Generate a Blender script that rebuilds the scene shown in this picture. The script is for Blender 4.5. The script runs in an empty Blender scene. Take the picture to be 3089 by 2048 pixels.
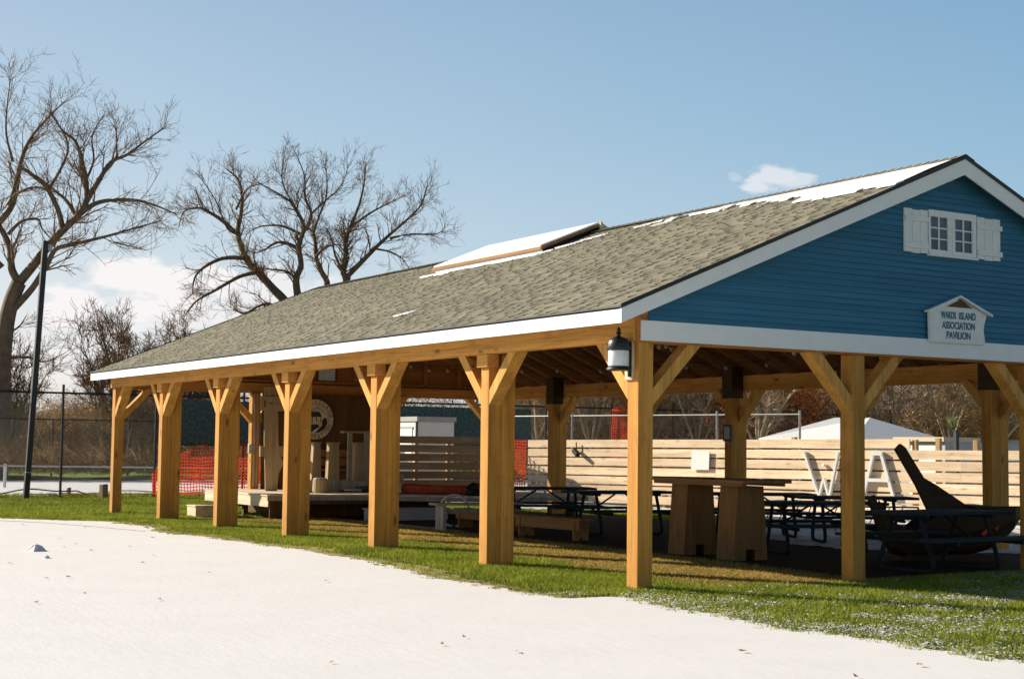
import bpy, math, random
import numpy as np
from mathutils import Vector, Matrix

R = math.radians
# ------------------------------------------------------------------ camera
scene = bpy.context.scene
COL = scene.collection
cam_d = bpy.data.cameras.new("camera"); cam = bpy.data.objects.new("camera", cam_d); COL.objects.link(cam)
yaw, pitch, roll = 2.5935, 0.0709, 0.0120
_f = Vector((math.cos(pitch)*math.cos(yaw), math.cos(pitch)*math.sin(yaw), math.sin(pitch)))
_r = Vector((math.sin(yaw), -math.cos(yaw), 0)); _u = _r.cross(_f)
_r2 = _r*math.cos(roll) + _u*math.sin(roll); _u2 = -_r*math.sin(roll) + _u*math.cos(roll)
m = Matrix.Identity(4)
for i in range(3):
    m[i][0] = _r2[i]; m[i][1] = _u2[i]; m[i][2] = -_f[i]
m[0][3], m[1][3], m[2][3] = 12.556, -9.206, 1.483
cam.matrix_world = m
cam_d.lens = 52.70; cam_d.sensor_width = 36; cam_d.clip_end = 3000
scene.camera = cam
# ------------------------------------------------------------------ sky, sun, exposure
EXPO = .62
SKYK = 1/(.085*2**EXPO)*1.04
SUN_AZ, SUN_EL = R(34), R(25)          # direction TO the sun is (-cos, -sin)
world = bpy.data.worlds.new("World"); scene.world = world; world.use_nodes = True
wt = world.node_tree; wt.nodes.clear()
def WN(t, **k):
    n = wt.nodes.new(t)
    for a, b in k.items(): setattr(n, a, b)
    return n
def wmath(op, a, b=None, c=None, clamp=False):
    n = WN('ShaderNodeMath', operation=op); n.use_clamp = clamp
    for i, v in enumerate((a, b, c)):
        if v is None: continue
        if isinstance(v, (int, float)): n.inputs[i].default_value = v
        else: wt.links.new(v, n.inputs[i])
    return n.outputs[0]
wout = WN('ShaderNodeOutputWorld'); bg = WN('ShaderNodeBackground')
sky = WN('ShaderNodeTexSky'); sky.sky_type = 'NISHITA'; sky.sun_disc = False
sky.sun_elevation = SUN_EL
sky.sun_rotation = R(236)   # clockwise from +Y, same place as the lamp
sky.air_density = 1.0; sky.dust_density = 1.6; sky.ozone_density = 1.6
bg.inputs['Strength'].default_value = 0.085
tc = WN('ShaderNodeTexCoord'); sep = WN('ShaderNodeSeparateXYZ'); wt.links.new(tc.outputs['Generated'], sep.inputs[0])
X_, Y_, Z_ = sep.outputs
az = wmath('ARCTAN2', Y_, X_)
nz = WN('ShaderNodeTexNoise'); nz.inputs['Scale'].default_value = 30; nz.inputs['Detail'].default_value = 7; nz.inputs['Roughness'].default_value = .55
nmap = WN('ShaderNodeMapping'); nmap.inputs['Scale'].default_value = (1, 1, 2.2); wt.links.new(tc.outputs['Generated'], nmap.inputs[0]); wt.links.new(nmap.outputs[0], nz.inputs['Vector'])
tot = None
for (a0, e0, wa, we, st) in [(2.880, .086, .024, .016, 1.0), (2.866, .072, .03, .010, .7), (2.822, .100, .045, .022, 1.0), (2.800, .088, .05, .016, .7), (2.735, .100, .050, .015, .7), (2.90, .050, .10, .014, .4),
                             (2.80, .050, .12, .014, .35), (2.425, .1765, .020, .0085, .62), (2.405, .1735, .018, .006, .55), (2.445, .178, .008, .004, .5)]:
    da = wmath('DIVIDE', wmath('SUBTRACT', az, a0), wa); de = wmath('DIVIDE', wmath('SUBTRACT', Z_, e0), we)
    d2 = wmath('ADD', wmath('MULTIPLY', da, da), wmath('MULTIPLY', de, de))
    v = wmath('SUBTRACT', 1.0, d2)
    v = wmath('ADD', v, wmath('MULTIPLY', wmath('SUBTRACT', nz.outputs['Fac'], .47), 5.5))
    v = wmath('MULTIPLY', wmath('MULTIPLY', v, 1.3, clamp=True), st, clamp=True)
    tot = v if tot is None else wmath('MAXIMUM', tot, v)
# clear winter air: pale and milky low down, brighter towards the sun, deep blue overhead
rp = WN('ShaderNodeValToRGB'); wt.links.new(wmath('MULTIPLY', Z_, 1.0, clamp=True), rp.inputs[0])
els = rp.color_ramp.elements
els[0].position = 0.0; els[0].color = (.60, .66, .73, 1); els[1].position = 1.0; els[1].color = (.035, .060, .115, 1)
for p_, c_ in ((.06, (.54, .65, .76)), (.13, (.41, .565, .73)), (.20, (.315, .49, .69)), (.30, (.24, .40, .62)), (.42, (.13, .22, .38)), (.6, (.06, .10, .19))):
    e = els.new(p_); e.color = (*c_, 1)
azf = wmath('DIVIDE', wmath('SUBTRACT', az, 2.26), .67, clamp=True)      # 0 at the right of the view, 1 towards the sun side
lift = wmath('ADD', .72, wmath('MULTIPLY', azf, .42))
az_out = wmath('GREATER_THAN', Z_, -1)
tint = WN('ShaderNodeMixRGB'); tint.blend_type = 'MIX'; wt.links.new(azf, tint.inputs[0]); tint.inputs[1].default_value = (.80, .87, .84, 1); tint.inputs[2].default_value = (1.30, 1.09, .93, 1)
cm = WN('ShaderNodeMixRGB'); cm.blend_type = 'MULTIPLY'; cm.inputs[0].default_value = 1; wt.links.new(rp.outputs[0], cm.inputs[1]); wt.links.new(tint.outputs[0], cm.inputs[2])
bk = wmath('ADD', .95, wmath('MULTIPLY', wmath('MULTIPLY', wmath('SUBTRACT', wmath('ABSOLUTE', az), 1.1), 1.1, clamp=True), .20))   # sky dimmed well away from the sun to trim the fill
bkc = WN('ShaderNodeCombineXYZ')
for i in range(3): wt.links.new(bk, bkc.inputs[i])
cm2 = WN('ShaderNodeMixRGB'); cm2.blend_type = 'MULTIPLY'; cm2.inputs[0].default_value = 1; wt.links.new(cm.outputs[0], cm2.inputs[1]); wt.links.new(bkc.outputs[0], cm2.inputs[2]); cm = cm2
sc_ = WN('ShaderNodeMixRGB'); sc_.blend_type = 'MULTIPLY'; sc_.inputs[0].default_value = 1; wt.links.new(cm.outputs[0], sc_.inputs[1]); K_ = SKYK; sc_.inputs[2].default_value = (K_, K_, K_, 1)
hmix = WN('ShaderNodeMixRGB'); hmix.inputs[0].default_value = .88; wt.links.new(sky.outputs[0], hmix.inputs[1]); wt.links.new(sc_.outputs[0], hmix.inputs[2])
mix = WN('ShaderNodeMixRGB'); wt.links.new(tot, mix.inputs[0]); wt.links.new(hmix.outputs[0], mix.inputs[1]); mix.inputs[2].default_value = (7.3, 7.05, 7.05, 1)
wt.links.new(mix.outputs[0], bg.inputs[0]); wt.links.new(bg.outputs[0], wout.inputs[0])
sun_d = bpy.data.lights.new("sun", 'SUN'); sun_d.energy = 5.0; sun_d.angle = R(.5); sun_d.color = (1, .90, .74)
sun = bpy.data.objects.new("sun", sun_d); COL.objects.link(sun)
_sd = Vector((-math.cos(SUN_EL)*math.cos(SUN_AZ), -math.cos(SUN_EL)*math.sin(SUN_AZ), math.sin(SUN_EL)))
sun.rotation_euler = _sd.to_track_quat('Z', 'Y').to_euler(); sun.location = (-30, -20, 20)
scene.view_settings.view_transform = 'Standard'; scene.view_settings.look = 'None'
scene.view_settings.exposure = EXPO; scene.view_settings.gamma = 1
scene.cycles.use_denoising = True
scene.cycles.max_bounces = 6; scene.cycles.diffuse_bounces = 2; scene.cycles.transparent_max_bounces = 24

rng = random.Random(7)
# ------------------------------------------------------------------ materials
MATS = {}
def newmat(name):
    mt = bpy.data.materials.new(name); mt.use_nodes = True; MATS[name] = mt
    return mt, mt.node_tree, mt.node_tree.nodes['Principled BSDF']
def ramp(nt, fac, stops):
    n = nt.nodes.new('ShaderNodeValToRGB'); nt.links.new(fac, n.inputs[0])
    el = n.color_ramp.elements
    el[0].position = stops[0][0]; el[0].color = (*stops[0][1], 1)
    el[1].position = stops[-1][0]; el[1].color = (*stops[-1][1], 1)
    for p_, c_ in stops[1:-1]:
        e = el.new(p_); e.color = (*c_, 1)
    return n.outputs[0]
def tex(nt, kind, coord='Object', scale=(1, 1, 1), **k):
    t = nt.nodes.new('ShaderNodeTexCoord'); mp = nt.nodes.new('ShaderNodeMapping'); mp.inputs['Scale'].default_value = scale
    nt.links.new(t.outputs[coord], mp.inputs[0])
    n = nt.nodes.new(kind); nt.links.new(mp.outputs[0], n.inputs['Vector'])
    for a, b in k.items(): n.inputs[a].default_value = b
    return n
def bump(nt, bs, h, s=.3, d=.01):
    b = nt.nodes.new('ShaderNodeBump'); b.inputs['Strength'].default_value = s; b.inputs['Distance'].default_value = d
    nt.links.new(h, b.inputs['Height']); nt.links.new(b.outputs[0], bs.inputs['Normal'])
def mixc(nt, f, a, b, mode='MIX'):
    n = nt.nodes.new('ShaderNodeMixRGB'); n.blend_type = mode
    for i, v in enumerate((f, a, b)):
        if isinstance(v, (int, float)): n.inputs[i].default_value = v
        elif isinstance(v, tuple): n.inputs[i].default_value = (*v, 1)
        else: nt.links.new(v, n.inputs[i])
    return n.outputs[0]
def plain(name, col, rough=.6, var=.15, sc=8, metal=0, bmp=0, island=0.0):
    mt, nt, bs = newmat(name)
    n = tex(nt, 'ShaderNodeTexNoise', scale=(sc, sc, sc), Scale=1, Detail=4)
    a = tuple(c*(1-var) for c in col); b = tuple(min(1, c*(1+var)) for c in col)
    c = ramp(nt, n.outputs['Fac'], [(.3, a), (.7, b)])
    if island:
        g = nt.nodes.new('ShaderNodeNewGeometry')
        c = mixc(nt, 1.0, c, ramp(nt, g.outputs['Random Per Island'], [(0, (1-island,)*3), (1, (1+island,)*3)]), 'MULTIPLY')
    nt.links.new(c, bs.inputs['Base Color']); bs.inputs['Roughness'].default_value = rough; bs.inputs['Metallic'].default_value = metal
    if bmp: bump(nt, bs, n.outputs['Fac'], bmp)
    return mt
def wood(name, base, dark, axis='Z', fine=60, knots=.5, island=.12, rough=.75, stain=None):
    """sawn timber: long grain along axis, knots, checks, a shade of its own per plank"""
    mt, nt, bs = newmat(name)
    s1 = [fine]*3; s2 = [7]*3; k = 'XYZ'.index(axis); s1[k] = 1.3; s2[k] = .35; s3 = [4.5]*3; s3[k] = 1.6
    g1 = tex(nt, 'ShaderNodeTexNoise', scale=tuple(s1), Scale=1, Detail=3, Roughness=.6)
    g2 = tex(nt, 'ShaderNodeTexNoise', scale=tuple(s2), Scale=1, Detail=2)
    geo = nt.nodes.new('ShaderNodeNewGeometry')
    kn = tex(nt, 'ShaderNodeTexVoronoi', scale=tuple(s3), Scale=1, Randomness=1)
    c = ramp(nt, g1.outputs['Fac'], [(.25, tuple(d*.55+b*.45 for d, b in zip(dark, base))), (.5, base), (.8, tuple(min(1, b*1.12) for b in base))])
    c2 = ramp(nt, g2.outputs['Fac'], [(.3, (.80, .76, .70)), (.65, (1.08, 1.06, 1.04))])
    c = mixc(nt, 1.0, c, c2, 'MULTIPLY')
    kr = ramp(nt, kn.outputs['Distance'], [(.07, (1, 1, 1)), (.16, (0, 0, 0))])
    sel = nt.nodes.new('ShaderNodeMath'); sel.operation = 'MULTIPLY'; sel.inputs[1].default_value = knots
    nt.links.new(kr, sel.inputs[0]); c = mixc(nt, sel.outputs[0], c, dark)
    if stain:
        st = tex(nt, 'ShaderNodeTexNoise', scale=(2.2, 2.2, 2.2), Scale=1, Detail=5, Roughness=.7)
        sf = ramp(nt, st.outputs['Fac'], [(.52, (0, 0, 0)), (.75, (.7, .7, .7))]); c = mixc(nt, sf, c, stain)
    s4 = [16.0]*3; s4[k] = .55
    ck = tex(nt, 'ShaderNodeTexNoise', scale=tuple(s4), Scale=1, Detail=2); sm = tex(nt, 'ShaderNodeTexNoise', scale=(2.5,)*3, Scale=1, Detail=3)
    cr_ = ramp(nt, ck.outputs['Fac'], [(.478, (0, 0, 0)), (.490, (.75,)*3), (.502, (0, 0, 0))]); mk_ = ramp(nt, sm.outputs['Fac'], [(.47, (0, 0, 0)), (.56, (1, 1, 1))])
    c = mixc(nt, mixc(nt, 1.0, cr_, mk_, 'MULTIPLY'), c, dark)          # drying checks
    c = mixc(nt, 1.0, c, ramp(nt, geo.outputs['Random Per Island'], [(0, (1-island,)*3), (1, (1+island,)*3)]), 'MULTIPLY')
    nt.links.new(c, bs.inputs['Base Color']); bs.inputs['Roughness'].default_value = rough
    bs.inputs['Specular IOR Level'].default_value = .25
    bump(nt, bs, g1.outputs['Fac'], .35, .004)
    return mt
M = {}
M['post'] = wood('post_timber', (.64, .312, .064), (.25, .10, .025), 'Z', fine=45, knots=.95, island=.16, stain=(.36, .16, .04))
M['beamx'] = wood('beam_timber_long', (.74, .36, .08), (.25, .10, .025), 'X', fine=40, knots=.9, stain=(.48, .18, .04))
M['beamy'] = wood('beam_timber_cross', (.55, .24, .06), (.25, .10, .025), 'Y', fine=40, stain=(.45, .20, .05))
M['brace'] = wood('brace_timber', (.66, .345, .085), (.25, .10, .025), 'Z', fine=45, knots=.9)
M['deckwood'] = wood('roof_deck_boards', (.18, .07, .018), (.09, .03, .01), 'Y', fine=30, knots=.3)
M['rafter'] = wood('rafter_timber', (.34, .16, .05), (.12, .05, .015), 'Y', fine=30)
M['boardx'] = wood('inner_cladding', (.36, .145, .035), (.2, .08, .02), 'Y', fine=50)
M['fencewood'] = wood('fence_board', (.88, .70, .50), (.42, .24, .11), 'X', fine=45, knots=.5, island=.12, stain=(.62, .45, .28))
M['shade_toned_fencewood'] = wood('shade_toned_fence_board', (.22, .14, .075), (.10, .06, .03), 'Y', fine=45, knots=.4, island=.15)  # same fence boards, shade put into the colour of the section facing away
M['fencepost'] = wood('fence_post', (.50, .33, .16), (.25, .12, .05), 'Z', fine=40)
M['palewood'] = wood('pale_plywood', (.76, .64, .47), (.5, .36, .2), 'X', fine=25, knots=.25, island=.05)
M['shade_toned_propwood'] = wood('shade_toned_prop_plywood', (.44, .33, .20), (.25, .17, .09), 'Z', fine=25, knots=.3, island=.12)  # the pale plywood again, with the stage's shade put into its colour
M['brownply'] = wood('dark_plywood', (.13, .065, .022), (.05, .025, .01), 'Z', fine=25, knots=.15)
M['bench'] = wood('bench_wood', (.36, .17, .055), (.2, .1, .04), 'X', fine=40)
M['bartable'] = wood('bar_table_wood', (.27, .135, .042), (.10, .05, .018), 'Z', fine=35, stain=(.14, .08, .035))
M['bartop'] = wood('bar_table_top_wood', (.28, .15, .06), (.18, .09, .035), 'X', fine=35)
M['greywood'] = wood('weathered_wood', (.42, .38, .33), (.2, .16, .12), 'Z', fine=35)
M['darkwood'] = wood('dark_painted_wood', (.055, .030, .012), (.015, .009, .005), 'X', fine=30, knots=.1, rough=.6)
M['white'] = plain('white_board_paint', (.86, .85, .835), .55, .035, 5, bmp=.04)
M['white2'] = plain('white_window_paint', (.78, .78, .76), .5, .05, 9)
M['black'] = plain('black_metal', (.012, .014, .014), .45, .2, 6)
M['blackpost'] = plain('black_painted_steel', (.014, .017, .016), .5, .3, 3)
M['wire'] = plain('dull_fence_wire', (.16, .155, .14), .6, .2, 6)
M['galv'] = plain('galvanised_steel', (.38, .38, .36), .45, .15, 6, metal=.4)
M['drip'] = plain('black_drip_edge', (.012, .012, .013), .5, .2, 6)
M['snow'] = None
M['tabletop'] = wood('table_plank_paint', (.018, .032, .040), (.008, .013, .018), 'Y', fine=30, knots=.1, island=.2, rough=.75)
M['tubing'] = plain('dark_tube_steel', (.008, .011, .011), .8, .2, 6)

M['screen'] = plain('dark_green_windscreen', (.045, .078, .072), .8, .5, 14, bmp=.2)
M['plastic_white'] = plain('white_plastic', (.62, .62, .60), .4, .06, 4)
M['plastic_blackbag'] = plain('black_cloth', (.01, .01, .011), .8, .3, 9, bmp=.4)
M['redtarp'] = plain('red_tarp', (.50, .07, .03), .6, .3, 5, bmp=.5)
M['pink'] = plain('pink_plastic', (.62, .16, .24), .4, .1, 5)
M['leaf'] = plain('dry_leaf', (.36, .20, .06), .7, .2, 10, island=.6)
M['bark'] = plain('grey_brown_bark', (.13, .088, .055), .9, .35, 3, bmp=.4)
M['twig'] = plain('brown_twig_bark', (.26, .15, .08), .9, .3, 3)
M['barkl'] = plain('pale_twig_bark', (.42, .30, .18), .9, .35, 3, island=.4)
M['canvas'] = plain('white_canvas', (.74, .74, .74), .7, .03, 2)
M['stump'] = wood('weathered_stump', (.30, .20, .11), (.1, .06, .03), 'Z', fine=20)
M['hose'] = plain('black_hose', (.02, .02, .018), .5, .2, 8)
M['tan'] = plain('sand_coloured_panel', (.62, .50, .34), .6, .1, 3)
M['greyblue'] = plain('grey_crate_paint', (.40, .40, .39), .55, .08, 3)
M['red'] = plain('red_paint', (.75, .06, .02), .5, .1, 4)
# snow
def snowmat(name, col=(.82, .81, .815)):
    mt, nt, bs = newmat(name)
    a = tex(nt, 'ShaderNodeTexNoise', scale=(1, 1, 1), Scale=1.3, Detail=7, Roughness=.6)
    b = tex(nt, 'ShaderNodeTexNoise', scale=(3, 9, 3), Scale=1.5, Detail=5, Roughness=.6)
    f = tex(nt, 'ShaderNodeTexNoise', scale=(60, 60, 60), Scale=1, Detail=4, Roughness=.7)
    c = ramp(nt, a.outputs['Fac'], [(.25, tuple(x*.95 for x in col)), (.6, col)])
    c = mixc(nt, ramp(nt, b.outputs['Fac'], [(.60, (0, 0, 0)), (.80, (.30, .30, .30))]), c, tuple(x*y for x, y in zip(col, (.84, .80, .74))))
    nt.links.new(c, bs.inputs['Base Color']); bs.inputs['Roughness'].default_value = .75
    bs.inputs['Specular IOR Level'].default_value = .2
    m_ = nt.nodes.new('ShaderNodeMath'); m_.operation = 'ADD'; nt.links.new(b.outputs['Fac'], m_.inputs[0])
    m2 = nt.nodes.new('ShaderNodeMath'); m2.operation = 'MULTIPLY'; m2.inputs[1].default_value = .12; nt.links.new(f.outputs['Fac'], m2.inputs[0]); nt.links.new(m2.outputs[0], m_.inputs[1])
    bump(nt, bs, m_.outputs[0], .13, .03)
    return mt
M['snow'] = snowmat('snow'); M['roofsnow'] = snowmat('roof_snow', (.84, .82, .80))
def groundmat(name, stops, sc=3, sc2=40, patches=None, bmp=.5):
    mt, nt, bs = newmat(name)
    a = tex(nt, 'ShaderNodeTexNoise', scale=(sc,)*3, Scale=1, Detail=8, Roughness=.7)
    f = tex(nt, 'ShaderNodeTexNoise', scale=(sc2,)*3, Scale=1, Detail=3, Roughness=.7)
    c = ramp(nt, a.outputs['Fac'], stops)
    c = mixc(nt, 1.0, c, ramp(nt, f.outputs['Fac'], [(.3, (.6,)*3), (.7, (1.35,)*3)]), 'MULTIPLY')
    if patches:
        pcol, lo, hi, psc = patches
        p_ = tex(nt, 'ShaderNodeTexNoise', scale=psc, Scale=1, Detail=9, Roughness=.72)
        c = mixc(nt, ramp(nt, p_.outputs['Fac'], [(lo, (0,)*3), (hi, (1,)*3)]), c, pcol)
    nt.links.new(c, bs.inputs['Base Color']); bs.inputs['Roughness'].default_value = .9; bs.inputs['Specular IOR Level'].default_value = .1
    bump(nt, bs, f.outputs['Fac'], bmp, .02)
    return mt
M['soil'] = groundmat('lawn_soil', [(.3, (.045, .060, .014)), (.5, (.075, .095, .02)), (.7, (.11, .10, .035))])
M['moss'] = groundmat('mossy_kerb', [(.3, (.20, .13, .06)), (.45, (.34, .30, .12)), (.6, (.46, .40, .22)), (.75, (.28, .17, .08))], sc=5, sc2=50, patches=((.75, .72, .68), .60, .66, (4, 9, 4)))
M['litter'] = groundmat('straw_litter_floor', [(.3, (.20, .12, .04)), (.5, (.36, .23, .08)), (.7, (.24, .19, .05))], sc=4, sc2=55)
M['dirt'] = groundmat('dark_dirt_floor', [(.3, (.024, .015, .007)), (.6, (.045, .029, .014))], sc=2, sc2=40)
M['concrete'] = groundmat('concrete', [(.3, (.36, .33, .28)), (.6, (.46, .42, .37))], sc=2, sc2=30, bmp=.15)
M['frosty'] = groundmat('frosted_lawn', [(.3, (.035, .050, .012)), (.7, (.08, .09, .025))], patches=((.74, .73, .73), .53, .58, (2.2, 3.2, 2)))
M['backsnow'] = groundmat('trodden_snow', [(.3, (.09, .075, .05)), (.7, (.16, .13, .08))], patches=((.72, .71, .70), .42, .50, (1.6, 3.0, 2)))
M['driftsnow'] = groundmat('drifted_snow', [(.3, (.30, .27, .23)), (.7, (.42, .40, .37))], patches=((.76, .75, .74), .40, .46, (2.2, 5.0, 2)))
M['farlawn'] = groundmat('far_lawn', [(.35, (.12, .20, .03)), (.5, (.18, .26, .045)), (.7, (.32, .28, .09))], sc=.35, sc2=6)
M['bank'] = groundmat('dark_bank', [(.35, (.018, .022, .008)), (.7, (.06, .05, .02))], sc=1.5, sc2=14, bmp=1)
M['path'] = groundmat('pale_path', [(.35, (.38, .33, .26)), (.7, (.5, .45, .37))], sc=1, sc2=14)
# siding blue
mt, nt, bs = newmat('blue_clapboard'); M['blue'] = mt
n1 = tex(nt, 'ShaderNodeTexNoise', scale=(3, 1.2, 30), Scale=1, Detail=4); n2 = tex(nt, 'ShaderNodeTexNoise', scale=(50, 8, 90), Scale=1, Detail=3)
c = ramp(nt, n1.outputs['Fac'], [(.3, (.036, .155, .260)), (.7, (.050, .190, .305))])
geo = nt.nodes.new('ShaderNodeNewGeometry')
c = mixc(nt, 1.0, c, ramp(nt, geo.outputs['Random Per Island'], [(0, (.9,)*3), (1, (1.1,)*3)]), 'MULTIPLY')
nt.links.new(c, bs.inputs['Base Color']); bs.inputs['Roughness'].default_value = .6; bs.inputs['Specular IOR Level'].default_value = .3; bump(nt, bs, n2.outputs['Fac'], .15, .003)
# shingles
mt, nt, bs = newmat('asphalt_shingle'); M['shingle'] = mt
geo = nt.nodes.new('ShaderNodeNewGeometry')
c = ramp(nt, geo.outputs['Random Per Island'], [(0, (.24, .225, .17)), (.5, (.285, .265, .205)), (1, (.35, .325, .25))])
g = tex(nt, 'ShaderNodeTexNoise', scale=(110,)*3, Scale=1, Detail=3, Roughness=.8); g2 = tex(nt, 'ShaderNodeTexNoise', scale=(.6, .6, .6), Scale=1, Detail=4)
c = mixc(nt, 1.0, c, ramp(nt, g.outputs['Fac'], [(.3, (.6,)*3), (.7, (1.4,)*3)]), 'MULTIPLY')
c = mixc(nt, 1.0, c, ramp(nt, g2.outputs['Fac'], [(.3, (.88,)*3), (.7, (1.1,)*3)]), 'MULTIPLY')
nt.links.new(c, bs.inputs['Base Color']); bs.inputs['Roughness'].default_value = .95; bs.inputs['Specular IOR Level'].default_value = .1
bump(nt, bs, g.outputs['Fac'], .5, .004)
M['shingle_dark'] = plain('shingle_dark_band', (.11, .10, .072), .95, .35, 40)  # the shingles' own printed dark band, showing between the tabs
# glass panes
mt, nt, bs = newmat('window_pane_glass'); M['glass'] = mt
n = tex(nt, 'ShaderNodeTexNoise', scale=(4, 4, 4), Scale=1, Detail=2)
nt.links.new(ramp(nt, n.outputs['Fac'], [(.3, (.035, .05, .085)), (.7, (.09, .10, .14))]), bs.inputs['Base Color']); bs.inputs['Roughness'].default_value = .12
mt, nt, bs = newmat('frosted_lamp_glass'); M['lampglass'] = mt
n = tex(nt, 'ShaderNodeTexNoise', scale=(30, 30, 30), Scale=1, Detail=2)
nt.links.new(ramp(nt, n.outputs['Fac'], [(.3, (.72, .72, .70)), (.7, (.82, .82, .80))]), bs.inputs['Base Color']); bs.inputs['Roughness'].default_value = .35
mt, nt, bs = newmat('bulb_glass'); M['bulb'] = mt
n = tex(nt, 'ShaderNodeTexNoise', scale=(30,)*3, Scale=1, Detail=2)
nt.links.new(ramp(nt, n.outputs['Fac'], [(.3, (.16, .11, .08)), (.7, (.30, .22, .16))]), bs.inputs['Base Color']); bs.inputs['Roughness'].default_value = .1
def bladesmat(name, cols):
    mt, nt, bs = newmat(name)
    geo = nt.nodes.new('ShaderNodeNewGeometry'); a = tex(nt, 'ShaderNodeTexNoise', scale=(1.4,)*3, Scale=1, Detail=4)
    n = len(cols); c = ramp(nt, geo.outputs['Random Per Island'], [(i/(n-1), q) for i, q in enumerate(cols)])
    c = mixc(nt, 1.0, c, ramp(nt, a.outputs['Fac'], [(.3, (.65, .7, .6)), (.7, (1.25, 1.15, 1.1))]), 'MULTIPLY')
    nt.links.new(c, bs.inputs['Base Color']); bs.inputs['Roughness'].default_value = .8; bs.inputs['Specular IOR Level'].default_value = .15
    tr = nt.nodes.new('ShaderNodeBsdfTranslucent'); nt.links.new(c, tr.inputs['Color']); ms = nt.nodes.new('ShaderNodeMixShader'); ms.inputs[0].default_value = .45
    out = [n_ for n_ in nt.nodes if n_.type == 'OUTPUT_MATERIAL'][0]; nt.links.new(bs.outputs[0], ms.inputs[1]); nt.links.new(tr.outputs[0], ms.inputs[2]); nt.links.new(ms.outputs[0], out.inputs['Surface'])
    return mt
M['grass'] = bladesmat('grass_blades', [(.11, .17, .016), (.19, .27, .022), (.31, .38, .04), (.52, .48, .12)])
M['straw'] = bladesmat('straw_blades', [(.30, .17, .05), (.48, .30, .10), (.38, .32, .07), (.66, .50, .22)])
M['orange'] = bladesmat('orange_mesh_plastic', [(.74, .075, .025), (.84, .10, .035)])
M['brush'] = bladesmat('brush_twigs', [(.07, .045, .025), (.15, .095, .05), (.26, .17, .09), (.42, .29, .15)])
M['brushleaf'] = bladesmat('brush_leaves', [(.14, .08, .035), (.26, .15, .06), (.42, .26, .11), (.66, .46, .22)])
M['redleaf'] = bladesmat('rust_leaves', [(.30, .09, .025), (.58, .17, .04), (.70, .28, .08)])
M['greenleaf'] = bladesmat('late_green_leaves', [(.16, .18, .04), (.32, .32, .08), (.50, .42, .14)])
M['spike'] = bladesmat('spiky_leaf', [(.10, .18, .06), (.30, .38, .14), (.45, .50, .25)])
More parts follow.
